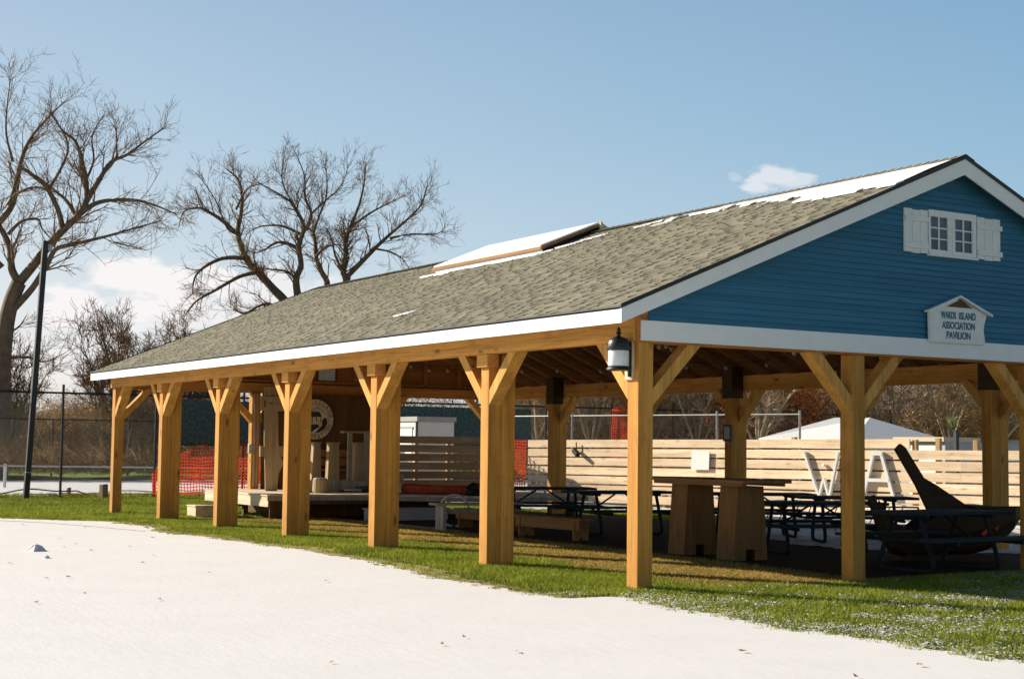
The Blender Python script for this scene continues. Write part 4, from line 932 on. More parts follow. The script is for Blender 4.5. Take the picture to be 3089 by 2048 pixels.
# shaded slat fence
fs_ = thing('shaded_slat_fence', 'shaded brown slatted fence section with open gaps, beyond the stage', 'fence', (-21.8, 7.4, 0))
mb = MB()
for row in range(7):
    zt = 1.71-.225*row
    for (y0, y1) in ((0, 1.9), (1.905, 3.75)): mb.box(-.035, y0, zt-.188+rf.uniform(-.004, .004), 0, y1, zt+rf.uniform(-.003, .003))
mb.build('board_panel', M['shade_toned_fencewood'], fs_)
for y in (.1, 1.55, 2.5, 3.6): MB().box(-.13, y-.045, 0, -.038, y+.045, 1.68).build('fence_post', M['fencepost'], fs_)
def chain_mesh(L, z0, z1, p=.075, r=.0022):
    """woven diamonds: crossing straight wires, along local x"""
    H = z1-z0; vs = []; fs = []
    def wire(xa, za, xb, zb, y):
        o = len(vs); d = Vector((xb-xa, 0, zb-za)).normalized(); nn = Vector((-d.z, 0, d.x))*r
        for (x, z) in ((xa, za), (xb, zb)):
            vs.extend([(x+nn.x, y, z+nn.z), (x-nn.x, y, z-nn.z), (x, y-r*1.5, z)])
        fs.extend([(o, o+1, o+4, o+3), (o+1, o+2, o+5, o+4), (o+2, o, o+3, o+5)])
    n = int((L+H)/p)
    for i in range(n):
        x = -H+i*p; xa, za, xb, zb = x, z0, x+H, z1
        if xa < 0: za -= xa; xa = 0
        if xb > L: zb -= xb-L; xb = L
        if zb > za: wire(xa, za, xb, zb, 0)
        x = i*p; xa, za, xb, zb = x, z0, x-H, z1
        if xa > L: za += xa-L; xa = L
        if xb < 0: zb += xb; xb = 0
        if zb > za: wire(xa, za, xb, zb, .004)
    return np.array(vs, float), np.array(fs)
def chain_fence(name, label, a, b, H, spacing, mat, postr=.035, z0=0, rail=.03, mesh=True, p=.075, r=.0022, extra=0.0):
    a, b = Vector(a), Vector(b); L = (b-a).length; ang = math.atan2(b.y-a.y, b.x-a.x)
    t = thing(name, label, 'fence', (a.x, a.y, z0), ang)
    n = max(1, int(round(L/spacing)))
    for i in range(n+1):
        MB().tube([(L*i/n, 0, -.05), (L*i/n, 0, H+extra)], postr, 8).build('fence_post', mat, t)
    MB().tube([(0, 0, H), (L, 0, H)], rail, 6).build('top_rail', mat, t)
    if mesh:
        v, f = chain_mesh(L, .03, H-.02, p, r); v[:, 1] -= postr*1.1; fastmesh('chain_link', v, f, M['wire'] if mat is M['galv'] else mat, t)
    return t
chain_fence('court_fence', 'tall black chain-link fence along the tennis court', (-26.8, -3.8, 0), (-26.8, 31, 0), 2.72, 2.5, M['blackpost'], mesh=True, extra=.22)
chain_fence('far_court_fence', 'distant dark chain-link fence on the far side of the court', (-46.5, -12, 0), (-46.5, 30, 0), 2.3, 3.0, M['blackpost'], z0=0.0, p=.16, r=.004)
chain_fence('grey_fence', 'galvanised chain-link fence with a pale top rail behind the board fence', (-25.6, 14.0, 0), (-15.7, 16.5, 0), 2.36, 2.8, M['galv'], postr=.030, rail=.020, extra=.10, r=.0016)
# windscreen on the fence
ws = thing('windscreen', 'dark green windscreen sheet tied along the court fence', 'windscreen', (-26.72, 4.1, 0))
mb = MB(); n = 60; vs = []
for i in range(n+1):
    y = i*11.4/n; o = .02*math.sin(i*.9)+.015*math.sin(i*2.3)
    for z in (1.44, 1.85, 2.25, 2.62): vs.append((o*math.sin(z*3), y, z))
mb.add(vs, [(i*4+k, i*4+4+k, i*4+5+k, i*4+1+k) for i in range(n) for k in range(3)]); mb.build('sheet', M['screen'], ws, smooth=True)
MB().box(-.02, 0, 1.39, .02, 11.4, 1.438).build('hem', M['black'], ws)
def orange(name, label, loc, prof, zb, wob_=.03, cell=.085, w=.024):
    """safety mesh hung in a vertical plane along local y; prof = [(y, ztop)]"""
    t = thing(name, label, 'safety mesh', loc, 0, 'orange safety meshes'); vs = []; fs = []
    y0, y1 = prof[0][0], prof[-1][0]
    def top(y):
        for (a_, za), (b_, zb_) in zip(prof, prof[1:]):
            if a_ <= y <= b_: return za+(zb_-za)*(y-a_)/(b_-a_)
        return prof[-1][1]
    def X(y, z): return wob_*(math.sin(y*3.1+z*2)+.5*math.sin(y*7.7-z*3))
    def strip(p_, up):
        o = len(vs)
        for (y, z) in p_:
            x = X(y, z)
            for s in (-.5, .5):
                vs.append((x, y+(0 if up else s*w), z+(s*w if up else 0)))
        fs.extend([(o+2*i, o+2*i+1, o+2*i+3, o+2*i+2) for i in range(len(p_)-1)])
    y = y0
    while y <= y1: 
        tz = top(y); k = max(2, int((tz-zb)/.12)); strip([(y+.01*math.sin(z_*9), z_) for z_ in [zb+(tz-zb)*i/k for i in range(k+1)]], False); y += cell
    z = zb; mx = max(q[1] for q in prof)
    while z <= mx:
        run = []; y = y0
        while y <= y1+.001:
            if top(y) >= z: run.append((y, z+.012*math.sin(y*8+z*5)))
            else:
                if len(run) > 1: strip(run, True)
                run = []
            y += cell/2
        if len(run) > 1: strip(run, True)
        z += cell
    o = fastmesh('mesh_sheet', np.array(vs, float), np.array(fs), M['orange'], t)
    return t
orange('safety_mesh', 'wide orange safety mesh sagging on the court fence left of the stage', (-26.2, 0, 0), [(3.42, .67), (3.57, .86), (4.1, 1.14), (4.6, 1.40), (4.9, 1.42), (5.05, 1.30), (5.3, 1.32), (5.31, 1.47), (6.6, 1.45)], .12)
orange('safety_mesh', 'narrow orange safety mesh hung high on the fence above the board fence', (-26.55, 0, 0), [(18.45, 2.70), (18.6, 2.76), (19.2, 2.75)], .9)
orange('safety_mesh', 'orange safety mesh in the gap between the two slatted fences', (-23.1, 0, 0), [(11.6, 1.70), (13.1, 1.66)], .1)
for x_, y_ in ((-23.1, 12.2),): 
    t = thing('steel_stake', 'dark steel stake holding the orange mesh between the fences', 'stake', (x_, y_, 0)); MB().tube([(0, 0, -.1), (0, 0, 1.8)], .025, 6).build('rod', M['blackpost'], t); MB().box(-.03, -.03, 1.8, .03, .03, 1.83).build('cap', M['blackpost'], t)
# tennis net
nt_ = thing('tennis_net', 'low tennis net with a pale top tape on the snowy court', 'tennis net', (-36.2, 1.4, 0), R(62))
MB().box(-6, -.012, .65, 9, .012, .70).build('top_tape', M['galv'], nt_)
MB().tube([(.5, .05, 0), (.5, .05, .74)], .05, 8).build('net_post', M['plastic_white'], nt_); MB().tube([(9, .05, 0), (9, .05, .74)], .05, 8).build('net_post', M['plastic_white'], nt_)
# shed, tent, crates
sh = thing('storage_shed', 'white box shed with a flat top behind the shaded slat fence', 'shed', (-24.8, 10.4, 0))
T(MB().box(-26.2, 9.82, 0, -23.5, 10.97, 2.12), 'wall', M['white2'], sh); T(MB().box(-26.3, 9.78, 2.121, -23.42, 11.0, 2.25), 'roof', M['greyblue'], sh)
T(MB().box(-24.9, 9.80, .3, -23.75, 9.818, 1.92), 'door', M['white'], sh); T(MB().box(-24.95, 9.795, 1.921, -23.7, 9.819, 1.98), 'door_head', M['greyblue'], sh)
T(MB().box(-23.53, 9.79, 0, -23.48, 9.84, 2.12), 'corner_trim', M['blackpost'], sh)
tn = thing('canopy_tent', 'white hipped canopy tent showing over the board fence', 'tent', (-17.1, 19.8, 0))
ev = 1.78; c4 = [(-1.95, -1.75), (1.75, -1.75), (1.75, 1.55), (-1.95, 1.55)]; r1, r2 = (-.55, -.25, 2.36), (.25, .25, 2.36)
vs = [(x, y, ev) for x, y in c4] + [r1, r2] + [(x*1.005, y*1.005, ev-.26) for x, y in c4]
MB().add(vs, [(0, 1, 5, 4), (1, 2, 5), (2, 3, 4, 5), (3, 0, 4), (6, 7, 1, 0), (7, 8, 2, 1), (8, 9, 3, 2), (9, 6, 0, 3)]).build('canopy', M['canvas'], tn)
for x, y in c4: MB().tube([(x*.97, y*.97, 0), (x*.97, y*.97, ev-.03)], .025, 6).build('pole', M['galv'], tn)
cr = thing('storage_crate', 'grey storage crate with a letter E on its side beyond the fence', 'crate', (-11.6, 17.4, 0))
T(MB().box(-12.6, 16.8, 0, -11.25, 19.6, 1.70), 'body', M['greyblue'], cr); T(MB().box(-12.75, 16.7, 1.701, -11.2, 17.9, 1.80), 'lid', M['tan'], cr); T(MB().box(-12.7, 17.95, 1.701, -11.2, 19.7, 1.76), 'lid', M['greywood'], cr)
T(MB().box(-12.3, 16.78, .3, -11.5, 16.798, 1.6), 'front_panel', M['white2'], cr)
me = text_mesh('E', .30, 'lettering', .004); me.transform(Matrix(((0, 0, 1, 0), (1, 0, 0, 0), (0, 1, 0, 0), (0, 0, 0, 1)))); me.materials.append(M['emdark']); o = bpy.data.objects.new('lettering', me); COL.objects.link(o); o.parent = cr; o.location = (.356, 1.05, 1.42)
for i, (x, y, lb) in enumerate(((-11.75, 17.6, 'spiky plant in a pot on the crate, left of two'), (-11.6, 19.0, 'spiky plant in a pot on the crate, right of two'))):
    t = thing('spiky_plant', lb, 'plant', (x, y, 1.80 if i == 0 else 1.76), 0, 'spiky potted plants')
    MB().lathe(0, 0, [(.09, 0), (.13, .16), (.14, .18), (.11, .18)], 12).build('pot', M['blackpost'], t)
    mb = MB()
    for k in range(26):
        a = rng.uniform(0, 6.28); tl = rng.uniform(.0, .9); L_ = rng.uniform(.28, .48); d = Vector((math.cos(a)*math.sin(tl), math.sin(a)*math.sin(tl), math.cos(tl))); sd = d.cross(Vector((0, 0, 1.01))).normalized()*.018
        b0 = Vector((0, 0, .16)); mid = b0+d*L_*.5; mb.add([b0-sd*.5, b0+sd*.5, mid+sd, mid-sd, b0+d*L_+Vector((0, 0, -.05*tl))], [(0, 1, 2, 3), (3, 2, 4)])
    mb.build('leaves', M['spike'], t)
t = thing('black_post', 'slim black post standing behind the board fence by the crate', 'post', (-10.75, 16.6, 0)); MB().box(-.045, -.045, 0, .045, .045, 1.93).build('shaft', M['blackpost'], t); MB().box(-.055, -.055, 1.931, .055, .055, 1.96).build('cap', M['blackpost'], t)
# leaning floodlight pole on the left
lp = thing('light_pole', 'tall leaning black light pole beside the court fence', 'light pole', (-26.2, .16, 0))
a0, a1 = Vector((-26.2, .16, -.1)), Vector((-26.2, .43, 6.57))
T(MB().bar(a0, a1, .13, .13, up=(1, 0, 0)), 'shaft', M['blackpost'], lp)
T(MB().box(-26.25, .46, 6.35, -26.15, .60, 6.48).bar((-26.2, .43, 6.5), (-26.2, .56, 6.45), .03, .03), 'lamp_head', M['galv'], lp)
T(MB().bar(a0.lerp(a1, .115), a0.lerp(a1, .118), .134, .134, up=(1, 0, 0)), 'band', M['galv'], lp)
up_ = thing('utility_pole', 'pale concrete pole in front of the brush across the park', 'pole', (-72, 15.2, .03)); MB().tube([(0, 0, -.2), (0, 0, 5.6)], [.13, .09], 8).build('shaft', M['galv'], up_); MB().box(-.1, -.1, 5.6, .1, .1, 5.68).build('cap', M['galv'], up_)
# stumps and cables at the court edge
for i, (x, y, w, h, lb) in enumerate([(-26.35, 2.17, .17, .36, 'square weathered post stump in the grass at the court edge'), (-27.2, 1.5, .09, .25, 'small broken stake by the black fence post')]):
    t = thing('post_stump', lb, 'stump', (x, y, 0), .3); MB().frustum(0, 0, -.05, h, w, w*.9, w*.9, w*1.02).build('wood', M['stump'], t, bevel=.01); MB().frustum(.01, .01, h, h+.012, w*.8, w*.8, w*.7, w*.7).build('cut_face', M['greywood'], t)
t = thing('cable', 'black cable looping along the foot of the court fence', 'cable')
pts = [(-27.15, y, .16+.05*math.sin(y*1.9)+.03*math.sin(y*4.1)) for y in np.arange(-3.5, 1.9, .2)] + [(-27.1, 2.0, .06)]
MB().tube(pts, .018, 5).build('run', M['hose'], t)
MB().tube([(-28.2, y, .10+.04*math.sin(y*2.3)) for y in np.arange(1.5, 8, .25)], .014, 5).build('run', M['hose'], t)
t = thing('marker_line', 'thin red line strung low along the lawn edge', 'string line'); MB().tube([(-26.6, y, .10+.012*math.sin(y*3)) for y in np.arange(.25, 5.5, .25)], .009, 4).build('string', M['red'], t); MB().tube([(-26.6, .25, 0), (-26.6, .25, .14)], .01, 4).build('peg', M['red'], t)
t = thing('planter_box', 'long dark timber edging box beside the stage', 'planter', (-21.0, 4.6, 0)); MB().box(-.15, -1.2, 0, .15, 1.0, .17).build('side', M['brownply'], t); MB().box(-.16, -1.21, .171, .16, 1.01, .19).build('rim', M['greywood'], t)
# snow lumps and fallen leaves on the court
for i, (x, y, s, lb) in enumerate([(-7.9, -4.1, .16, 'jagged lump of ice lying on the snowy court'), (-6.6, -4.3, .07, 'small flat snow crust on the court beside the lump')]):
    mb = MB(); rr2 = random.Random(i+2); vs = [(0, 0, s*.55)]
    for j in range(9): a = j*.698; vs.append((s*1.2*math.cos(a)*rr2.uniform(.7, 1.2), s*.8*math.sin(a)*rr2.uniform(.7, 1.2), -.01))
    for j in range(9): a = j*.698+.3; vs.append((s*.55*math.cos(a)*rr2.uniform(.6, 1.3), s*.4*math.sin(a)*rr2.uniform(.6, 1.3), s*rr2.uniform(.2, .55)))
    mb.add(vs, [(1+j, 1+(j+1) % 9, 10+(j+1) % 9, 10+j) for j in range(9)]+[(10+j, 10+(j+1) % 9, 0) for j in range(9)])
    o = mb.build('snow_lump', M['snow']); o.location = (x, y, .012+gz(x, y)); tag(o, lb, 'ice lump')
# ------------------------------------------------------------------ trees and brush
class Twigs:
    """tapered polylines gathered into one mesh"""
    def __init__(s, seed): s.v = []; s.f = []; s.r = random.Random(seed)
    def add(s, pts, r0, r1):
        n = 7 if r0 > .1 else (5 if r0 > .035 else 3); m_ = len(pts); o = len(s.v); ref = Vector((.3, .9, .2))
        for i, p_ in enumerate(pts):
            d = (pts[min(i+1, m_-1)]-pts[max(i-1, 0)])
            if d.length < 1e-6: d = Vector((0, 0, 1))
            d.normalize(); sd = d.cross(ref)
            if sd.length < .05: sd = d.cross(Vector((1, 0, 0)))
            sd.normalize(); u = d.cross(sd); rad = r0+(r1-r0)*i/(m_-1)
            for k in range(n): a = 6.2832*k/n; s.v.append(p_+sd*(rad*math.cos(a))+u*(rad*math.sin(a)))
        for i in range(m_-1):
            for k in range(n): k2 = (k+1) % n; s.f.append((o+i*n+k, o+i*n+k2, o+(i+1)*n+k2, o+(i+1)*n+k))
    def grow(s, p_, d, L, r0, lev, minr=.007, up=.12, gn=.24, kids=(4, 7)):
        R_ = s.r; n = 5 if L > .8 else 4; pts = [p_]; dd = d.copy(); st = L/n
        for i in range(n):
            dd = (dd+Vector((R_.gauss(0, gn), R_.gauss(0, gn), R_.gauss(0, gn)+up))).normalized(); pts.append(pts[-1]+dd*st)
        s.add(pts, r0, max(minr*.6, r0*.35))
        if lev <= 0: return
        for _ in range(R_.randint(*kids)):
            t = R_.uniform(.18, .97); i = min(n-1, int(t*n)); q = pts[i].lerp(pts[i+1], t*n-i)
            base = (pts[i+1]-pts[i]).normalized(); side = Vector((R_.gauss(0, 1), R_.gauss(0, 1), R_.gauss(0, 1))); side -= base*side.dot(base)
            if side.length < .01: continue
            side.normalize(); a = R_.uniform(.45, 1.0); nd = base*math.cos(a)+side*math.sin(a)
            s.grow(q, nd, L*R_.uniform(.4, .75), max(minr, r0*R_.uniform(.35, .55)), lev-1, minr, up, gn, kids)
    def build(s, name, mat, parent):
        v = np.array([tuple(q) for q in s.v], float); f = np.array(s.f); return fastmesh(name, v, f, mat, parent)
def catmull(pts, k=4):
    P_ = [pts[0]]+pts+[pts[-1]]; out = []
    for i in range(1, len(P_)-2):
        a, b, c, d = P_[i-1], P_[i], P_[i+1], P_[i+2]
        for j in range(k):
            t = j/k; out.append(.5*((2*b)+(c-a)*t+(2*a-5*b+4*c-d)*t*t+(3*b-a-3*c+d)*t*t*t))
    out.append(pts[-1]); return out
def limb_tree(name, label, base, limbs, seed, group=None, twig=.012, dens=1.0, L0=1.6, lat=Vector((.521, .853, 0)), depth=Vector((-.853, .521, 0))):
    t = thing(name, label, 'tree', base, 0, group); T1 = Twigs(seed); T2 = Twigs(seed+1); R_ = T1.r
    zoff = base[2]
    for li, (r0, r1, pl) in enumerate(limbs):
        slope = R_.uniform(-.30, .30) if li else 0; d0 = 0
        pts = []; acc = 0; prev = None
        for (a, z) in pl:
            if prev: acc += math.hypot(a-prev[0], z-prev[1])
            prev = (a, z); pts.append(lat*a + depth*(acc*slope+R_.uniform(-.06, .06)*(1 if li else 0)) + Vector((0, 0, z-zoff)))
        cp = catmull(pts, 4); T1.add(cp, r0, r1)
        if li == 0 : continue
        n = len(cp)-1; tl = sum((cp[i+1]-cp[i]).length for i in range(n))
        cnt = int(tl*3.0*dens)
        for c_ in range(cnt):
            t_ = R_.uniform(.12, 1.0)**.8; i = min(n-1, int(t_*n)); q = cp[i].lerp(cp[i+1], t_*n-i); bdir = (cp[i+1]-cp[i]).normalized()
            side = Vector((R_.gauss(0, 1), R_.gauss(0, 1), R_.gauss(.15, 1))); side -= bdir*side.dot(bdir); side.normalize(); a = R_.uniform(.4, 1.1)
            rad = (r0+(r1-r0)*t_)*R_.uniform(.2, .45); rad = min(max(rad, twig*2.0), .045)
            T2.grow(q, bdir*math.cos(a)+side*math.sin(a), L0*R_.uniform(.5, 1.15)*(1.15-.35*t_), rad, 2, twig, .09, .12, (2, 4))
    T1.build('trunk_and_limbs', M['bark'], t); T2.build('twigs', M['twig'], t)
    return t
TREE_A=[
 (0.3,0.24,[(0.0,3.09),(0.0,4.87),(0.09,6.2),(0.27,7.09),(0.53,7.8)]),
 (0.2,0.03,[(0.53,7.8),(1.07,8.51),(1.69,9.31),(2.22,9.93),(2.76,10.47),(3.11,11.09),(3.07,11.98),(2.93,12.69),(2.58,13.58),(2.04,14.02),(1.51,14.82)]),
 (0.12,0.02,[(2.76,10.47),(3.38,11.0),(4.0,11.22),(4.98,11.27),(5.78,11.09),(6.67,10.73)]),
 (0.12,0.02,[(3.11,11.09),(3.55,11.98),(4.0,12.78),(4.62,13.13),(5.33,13.75),(6.13,14.38)]),
 (0.07,0.015,[(3.55,11.98),(4.18,12.87),(4.18,13.49),(4.04,14.64)]),
 (0.15,0.02,[(0.27,6.64),(1.16,7.53),(1.78,8.42),(2.22,9.04),(2.93,9.22),(4.27,9.49),(5.33,9.75),(6.67,10.07)]),
 (0.04,0.01,[(4.27,9.49),(4.98,9.31),(5.6,9.18)]),
 (0.12,0.02,[(2.22,9.93),(2.04,10.73),(1.6,11.62),(1.07,12.07),(0.62,12.33),(0.44,11.8),(0.31,11.09),(0.0,10.55)]),
 (0.07,0.015,[(1.6,11.62),(2.13,12.51),(2.4,13.31),(2.04,14.11),(1.56,14.73)]),
 (0.09,0.015,[(2.76,10.47),(2.4,11.09),(2.0,11.44),(1.33,11.98),(0.89,12.24)]),
 (0.18,0.1,[(0.53,7.8),(0.22,8.33),(0.04,9.31),(-0.53,10.29)]),
 (0.08,0.02,[(0.0,9.75),(0.53,10.29),(1.16,10.38),(1.33,10.02),(1.78,9.49)]),
 (0.14,0.02,[(-0.36,10.2),(0.09,11.09),(0.13,12.69),(0.36,13.75),(0.89,14.64),(1.6,15.62)]),
 (0.06,0.015,[(0.13,12.69),(-0.09,13.75),(0.0,14.82),(0.18,15.89)]),
 (0.08,0.02,[(0.0,10.91),(0.44,11.44),(1.33,11.62),(2.13,11.09)]),
 (0.06,0.012,[(3.07,11.98),(3.29,12.87),(3.11,13.93),(3.51,14.82)]),
 (0.06,0.012,[(0.18,5.76),(0.62,6.02),(0.98,6.47)]),
 (0.07,0.012,[(0.13,4.78),(1.16,4.78),(1.78,4.6),(2.67,4.96)]),
 (0.12,0.02,[(-0.18,8.42),(-1.07,9.49),(-1.78,11.09)]),
 (0.12,0.02,[(-0.53,10.29),(-1.42,11.44),(-1.96,13.31)]),
]
TREE_B=[
 (0.38,0.3,[(0.0,5.1),(-0.12,6.69),(-0.2,7.64)]),
 (0.26,0.03,[(-0.12,7.09),(-1.19,8.59),(-1.9,9.31),(-2.62,10.1),(-3.25,10.74),(-3.81,12.09),(-3.73,13.04),(-3.69,14.07),(-3.97,15.02),(-4.6,15.58)]),
 (0.13,0.02,[(-3.25,10.74),(-4.36,10.74),(-5.32,10.26),(-5.79,9.71),(-5.87,8.91)]),
 (0.12,0.02,[(-3.81,12.09),(-4.52,12.72),(-5.32,13.2),(-5.71,13.35),(-6.51,13.2),(-6.82,12.4)]),
 (0.12,0.02,[(-2.7,10.02),(-3.49,9.78),(-4.6,9.07),(-5.55,8.44),(-6.11,7.56)]),
 (0.22,0.03,[(-0.2,7.64),(-0.48,8.83),(-0.56,9.71),(-0.32,10.34),(-0.4,11.29),(-0.16,12.24),(-0.63,13.2),(-1.03,13.59),(-2.38,14.31)]),
 (0.1,0.015,[(-0.16,12.24),(0.08,13.04),(-0.24,13.83),(-0.32,15.02),(-0.87,16.29)]),
 (0.12,0.02,[(-0.4,11.13),(-0.95,11.45),(-1.59,11.53),(-2.22,11.13),(-2.7,10.97)]),
 (0.1,0.02,[(-0.56,9.71),(-1.19,10.1),(-2.38,10.18)]),
 (0.09,0.015,[(-0.32,11.93),(-0.95,12.24),(-1.59,12.4),(-2.54,12.32),(-3.17,11.93)]),
 (0.2,0.04,[(0.08,7.09),(0.87,9.31),(0.56,10.18),(0.24,10.97),(0.16,11.93),(-0.08,12.4)]),
 (0.07,0.015,[(0.16,11.93),(0.48,12.88),(0.87,13.99),(0.79,15.66)]),
 (0.07,0.015,[(0.32,10.82),(0.79,11.29),(1.43,11.45),(2.3,11.29)]),
 (0.2,0.02,[(0.08,6.69),(1.86,9.55),(1.75,10.02),(1.86,10.97),(1.82,11.77),(2.06,12.4),(2.46,13.51),(2.7,14.62),(2.78,15.73)]),
 (0.14,0.02,[(1.79,9.71),(2.62,10.5),(3.41,11.29),(4.05,11.85),(4.92,12.56),(5.71,13.35),(6.03,14.39)]),
 (0.07,0.012,[(4.05,11.85),(5.08,12.09),(6.35,12.16),(6.82,12.56)]),
 (0.08,0.015,[(1.9,12.24),(2.94,13.12),(3.81,13.67),(4.68,14.15)]),
 (0.08,0.015,[(1.75,10.1),(1.35,10.9),(1.19,11.61),(0.95,12.24)]),
 (0.12,0.03,[(-0.12,7.09),(-1.82,8.4),(-2.54,8.44),(-3.33,8.04),(-3.97,8.28)]),
 (0.07,0.015,[(-3.49,11.93),(-4.13,12.24),(-4.76,13.67),(-5.71,15.02)]),
 (0.07,0.015,[(-3.73,13.2),(-3.17,14.23),(-2.38,14.47)]),
 (0.06,0.012,[(0.08,13.04),(0.79,13.67),(1.59,14.39),(1.98,15.42)]),
 (0.06,0.012,[(3.41,11.29),(4.13,11.13),(4.76,10.74),(5.08,10.26)]),
 (0.06,0.012,[(-0.63,13.2),(-1.43,14.62),(-1.35,16.05)]),
]

TREE_A[0] = (.38, .30, [(0.0, -.2), (0.0, 1.5)]+TREE_A[0][2])
TREE_B[0] = (.50, .42, [(0.1, -.2), (0.0, .3)]+TREE_B[0][2])
limb_tree('bare_tree', 'large bare tree with a forked trunk at the left edge, behind the light pole', (-49.28, 4.66, .0), TREE_A, 11, twig=.0065, dens=1.7, L0=1.5)
limb_tree('bare_tree', 'wide-spreading bare tree rising behind the far end of the pavilion roof', (-56.8, 21.1, .0), TREE_B, 21, twig=.0075, dens=2.1, L0=1.25)
def vase_tree(name, label, base, h, w, seed, group=None, n=9, mat='bark', twig=.012, lev=3, trunk=.16):
    t = thing(name, label, 'tree', base, 0, group); A = Twigs(seed); B_ = Twigs(seed+5); R_ = A.r
    top = Vector((0, 0, h*.18)); A.add([Vector((0, 0, -.3)), Vector((.05, 0, h*.1)), top], trunk, trunk*.8)
    for i in range(n):
        a = 6.283*i/n+R_.uniform(-.3, .3); tl = R_.uniform(.15, .85); d = Vector((math.cos(a)*math.sin(tl)*w/h*1.25, math.sin(a)*math.sin(tl)*w/h*1.25, math.cos(tl)*1.0)).normalized()
        L_ = h*.8*R_.uniform(.75, 1.0)*(1 if tl < .6 else .75); pts = [top]; dd = d.copy()
        for k in range(6): dd = (dd+Vector((R_.gauss(0, .13), R_.gauss(0, .13), R_.gauss(0.05, .08)))).normalized(); pts.append(pts[-1]+dd*L_/6)
        A.add(pts, trunk*.55, .015)
        for c_ in range(int(26*lev/3)):
            t_ = R_.uniform(.15, 1); k = min(5, int(t_*6)); q = pts[k].lerp(pts[k+1], t_*6-k); bd_ = (pts[k+1]-pts[k]).normalized(); sd = Vector((R_.gauss(0, 1), R_.gauss(0, 1), R_.gauss(0, 1))); sd -= bd_*sd.dot(bd_); sd.normalize(); an = R_.uniform(.35, .9)
            B_.grow(q, bd_*math.cos(an)+sd*math.sin(an), h*.15*R_.uniform(.6, 1.1), trunk*.13, 2, twig, .12, .2, (3, 5))
    A.build('trunk_and_limbs', M[mat], t); B_.build('twigs', M['twig' if mat == 'bark' else mat], t); return t
vase_tree('bare_tree', 'rounded bare tree low on the skyline between the two big trees', (-71.0, 16.0, 0), 8.8, 7.0, 31, n=13, twig=.014)
vase_tree('bare_tree', 'slim bare tree low behind the light pole', (-66, 8.9, 0), 6.8, 5, 37, n=8, twig=.013)
vase_tree('bare_tree', 'twiggy bush-like tree peeping over the far roof slope', (-80, 24.0, 0), 10.0, 7.5, 41, n=11, twig=.016)
vase_tree('bare_tree', 'low bare tree just right of the rounded one, at the end of the roof', (-84, 22.0, 0), 8.2, 6, 43, n=10, twig=.016)
gl = 'pale-barked bare tree among the brush seen through the right-hand bays'
def bgpt(sx, dist):     # ground position from a bearing (radians from +X) and a distance
    return (12.56+dist*math.cos(sx), -9.2+dist*math.sin(sx))
for i, (brg, dist, h, w) in enumerate([(2.575, 51, 6, 4), (2.54, 50, 6, 4), (2.47, 50, 6, 5), (2.43, 47, 6, 4), (2.385, 56, 7, 5), (2.345, 54, 7, 4), (2.31, 57, 7, 5), (2.28, 53, 7, 4), (2.255, 56, 7.5, 5), (2.50, 51, 6, 4)]):
    x, y = bgpt(brg, dist); vase_tree('bare_tree', gl, (x, y, .3), h, w, 60+i*3, 'bare trees in the brush on the right', n=7, mat='barkl', twig=.012, lev=2, trunk=.09)
def brush(name, label, arcs, n, seed, mats, leafn, hfun, leafmat, leafsize=.07, lean=.45):
    """thicket: arching twigs and left-over leaves, spread through its depth"""
    rs = np.random.RandomState(seed)
    b0, b1, d0, d1 = arcs
    br = b0+(b1-b0)*rs.rand(n); dd = d0+(d1-d0)*rs.rand(n)
    x = 12.56+dd*np.cos(br); y = -9.2+dd*np.sin(br); H = hfun(br)*(.45+.65*rs.rand(n))
    z0 = H*rs.rand(n)*.75
    az_ = rs.rand(n)*6.283; L_ = .3+rs.rand(n)**2*1.3; el0 = .5+rs.rand(n)*1.0
    K = 4; P_ = np.zeros((n, K, 3)); P_[:, 0] = np.stack([x, y, z0+.2], 1)
    for k in range(1, K):
        el = el0-lean*k*(.25+.35*rs.rand(n)); st = (L_/(K-1))[:, None]
        P_[:, k] = P_[:, k-1]+st*np.stack([np.cos(el)*np.cos(az_), np.cos(el)*np.sin(az_), np.sin(el)], 1)
    w = (.007+.011*rs.rand(n))
    V = np.zeros((n, K*2, 3)); sd = np.stack([-.521*np.ones(n)*0+.5*np.cos(az_+1.57), .5*np.sin(az_+1.57), .6*np.ones(n)], 1)
    for k in range(K):
        ww = (w*(1-k/K*.6))[:, None]; V[:, 2*k] = P_[:, k]-sd*ww; V[:, 2*k+1] = P_[:, k]+sd*ww
    idx = (np.arange(n)*K*2)[:, None]; F_ = np.concatenate([np.concatenate([idx+2*k, idx+2*k+1, idx+2*k+3, idx+2*k+2], 1) for k in range(K-1)])
    o1 = fastmesh(name, V.reshape(-1, 3), F_, mats, None); tag(o1, label, None, None, 'stuff')
    if leafn:
        i = rs.randint(0, n, leafn); k = rs.randint(0, K, leafn); c = P_[i, k]+rs.randn(leafn, 3)*.12
        a = rs.randn(leafn, 3); a /= np.linalg.norm(a, axis=1)[:, None]; b = np.cross(a, rs.randn(leafn, 3)); b /= np.linalg.norm(b, axis=1)[:, None]
        s_ = (leafsize*(.5+rs.rand(leafn)))[:, None]
        V = np.stack([c-a*s_, c+b*s_*.5, c+a*s_, c-b*s_*.5], 1).reshape(-1, 3); F_ = np.arange(leafn*4).reshape(-1, 4)
        o2 = fastmesh(name+'_leaves', V, F_, leafmat, None); tag(o2, label+' leaves', None, None, 'stuff')
brush('brush_thicket', 'tangled brown brush across the park on the left', (2.775, 2.99, 84, 104), 80000, 5, M['brush'], 90000, lambda b: 4.2+.5*np.sin(b*60)+.4*np.sin(b*140), M['brushleaf'], .07)
brush('brush_behind_court', 'brown brush behind the green windscreen', (2.56, 2.775, 62, 80), 22000, 6, M['brush'], 9000, lambda b: 4.6+.5*np.sin(b*50), M['brushleaf'], .08)
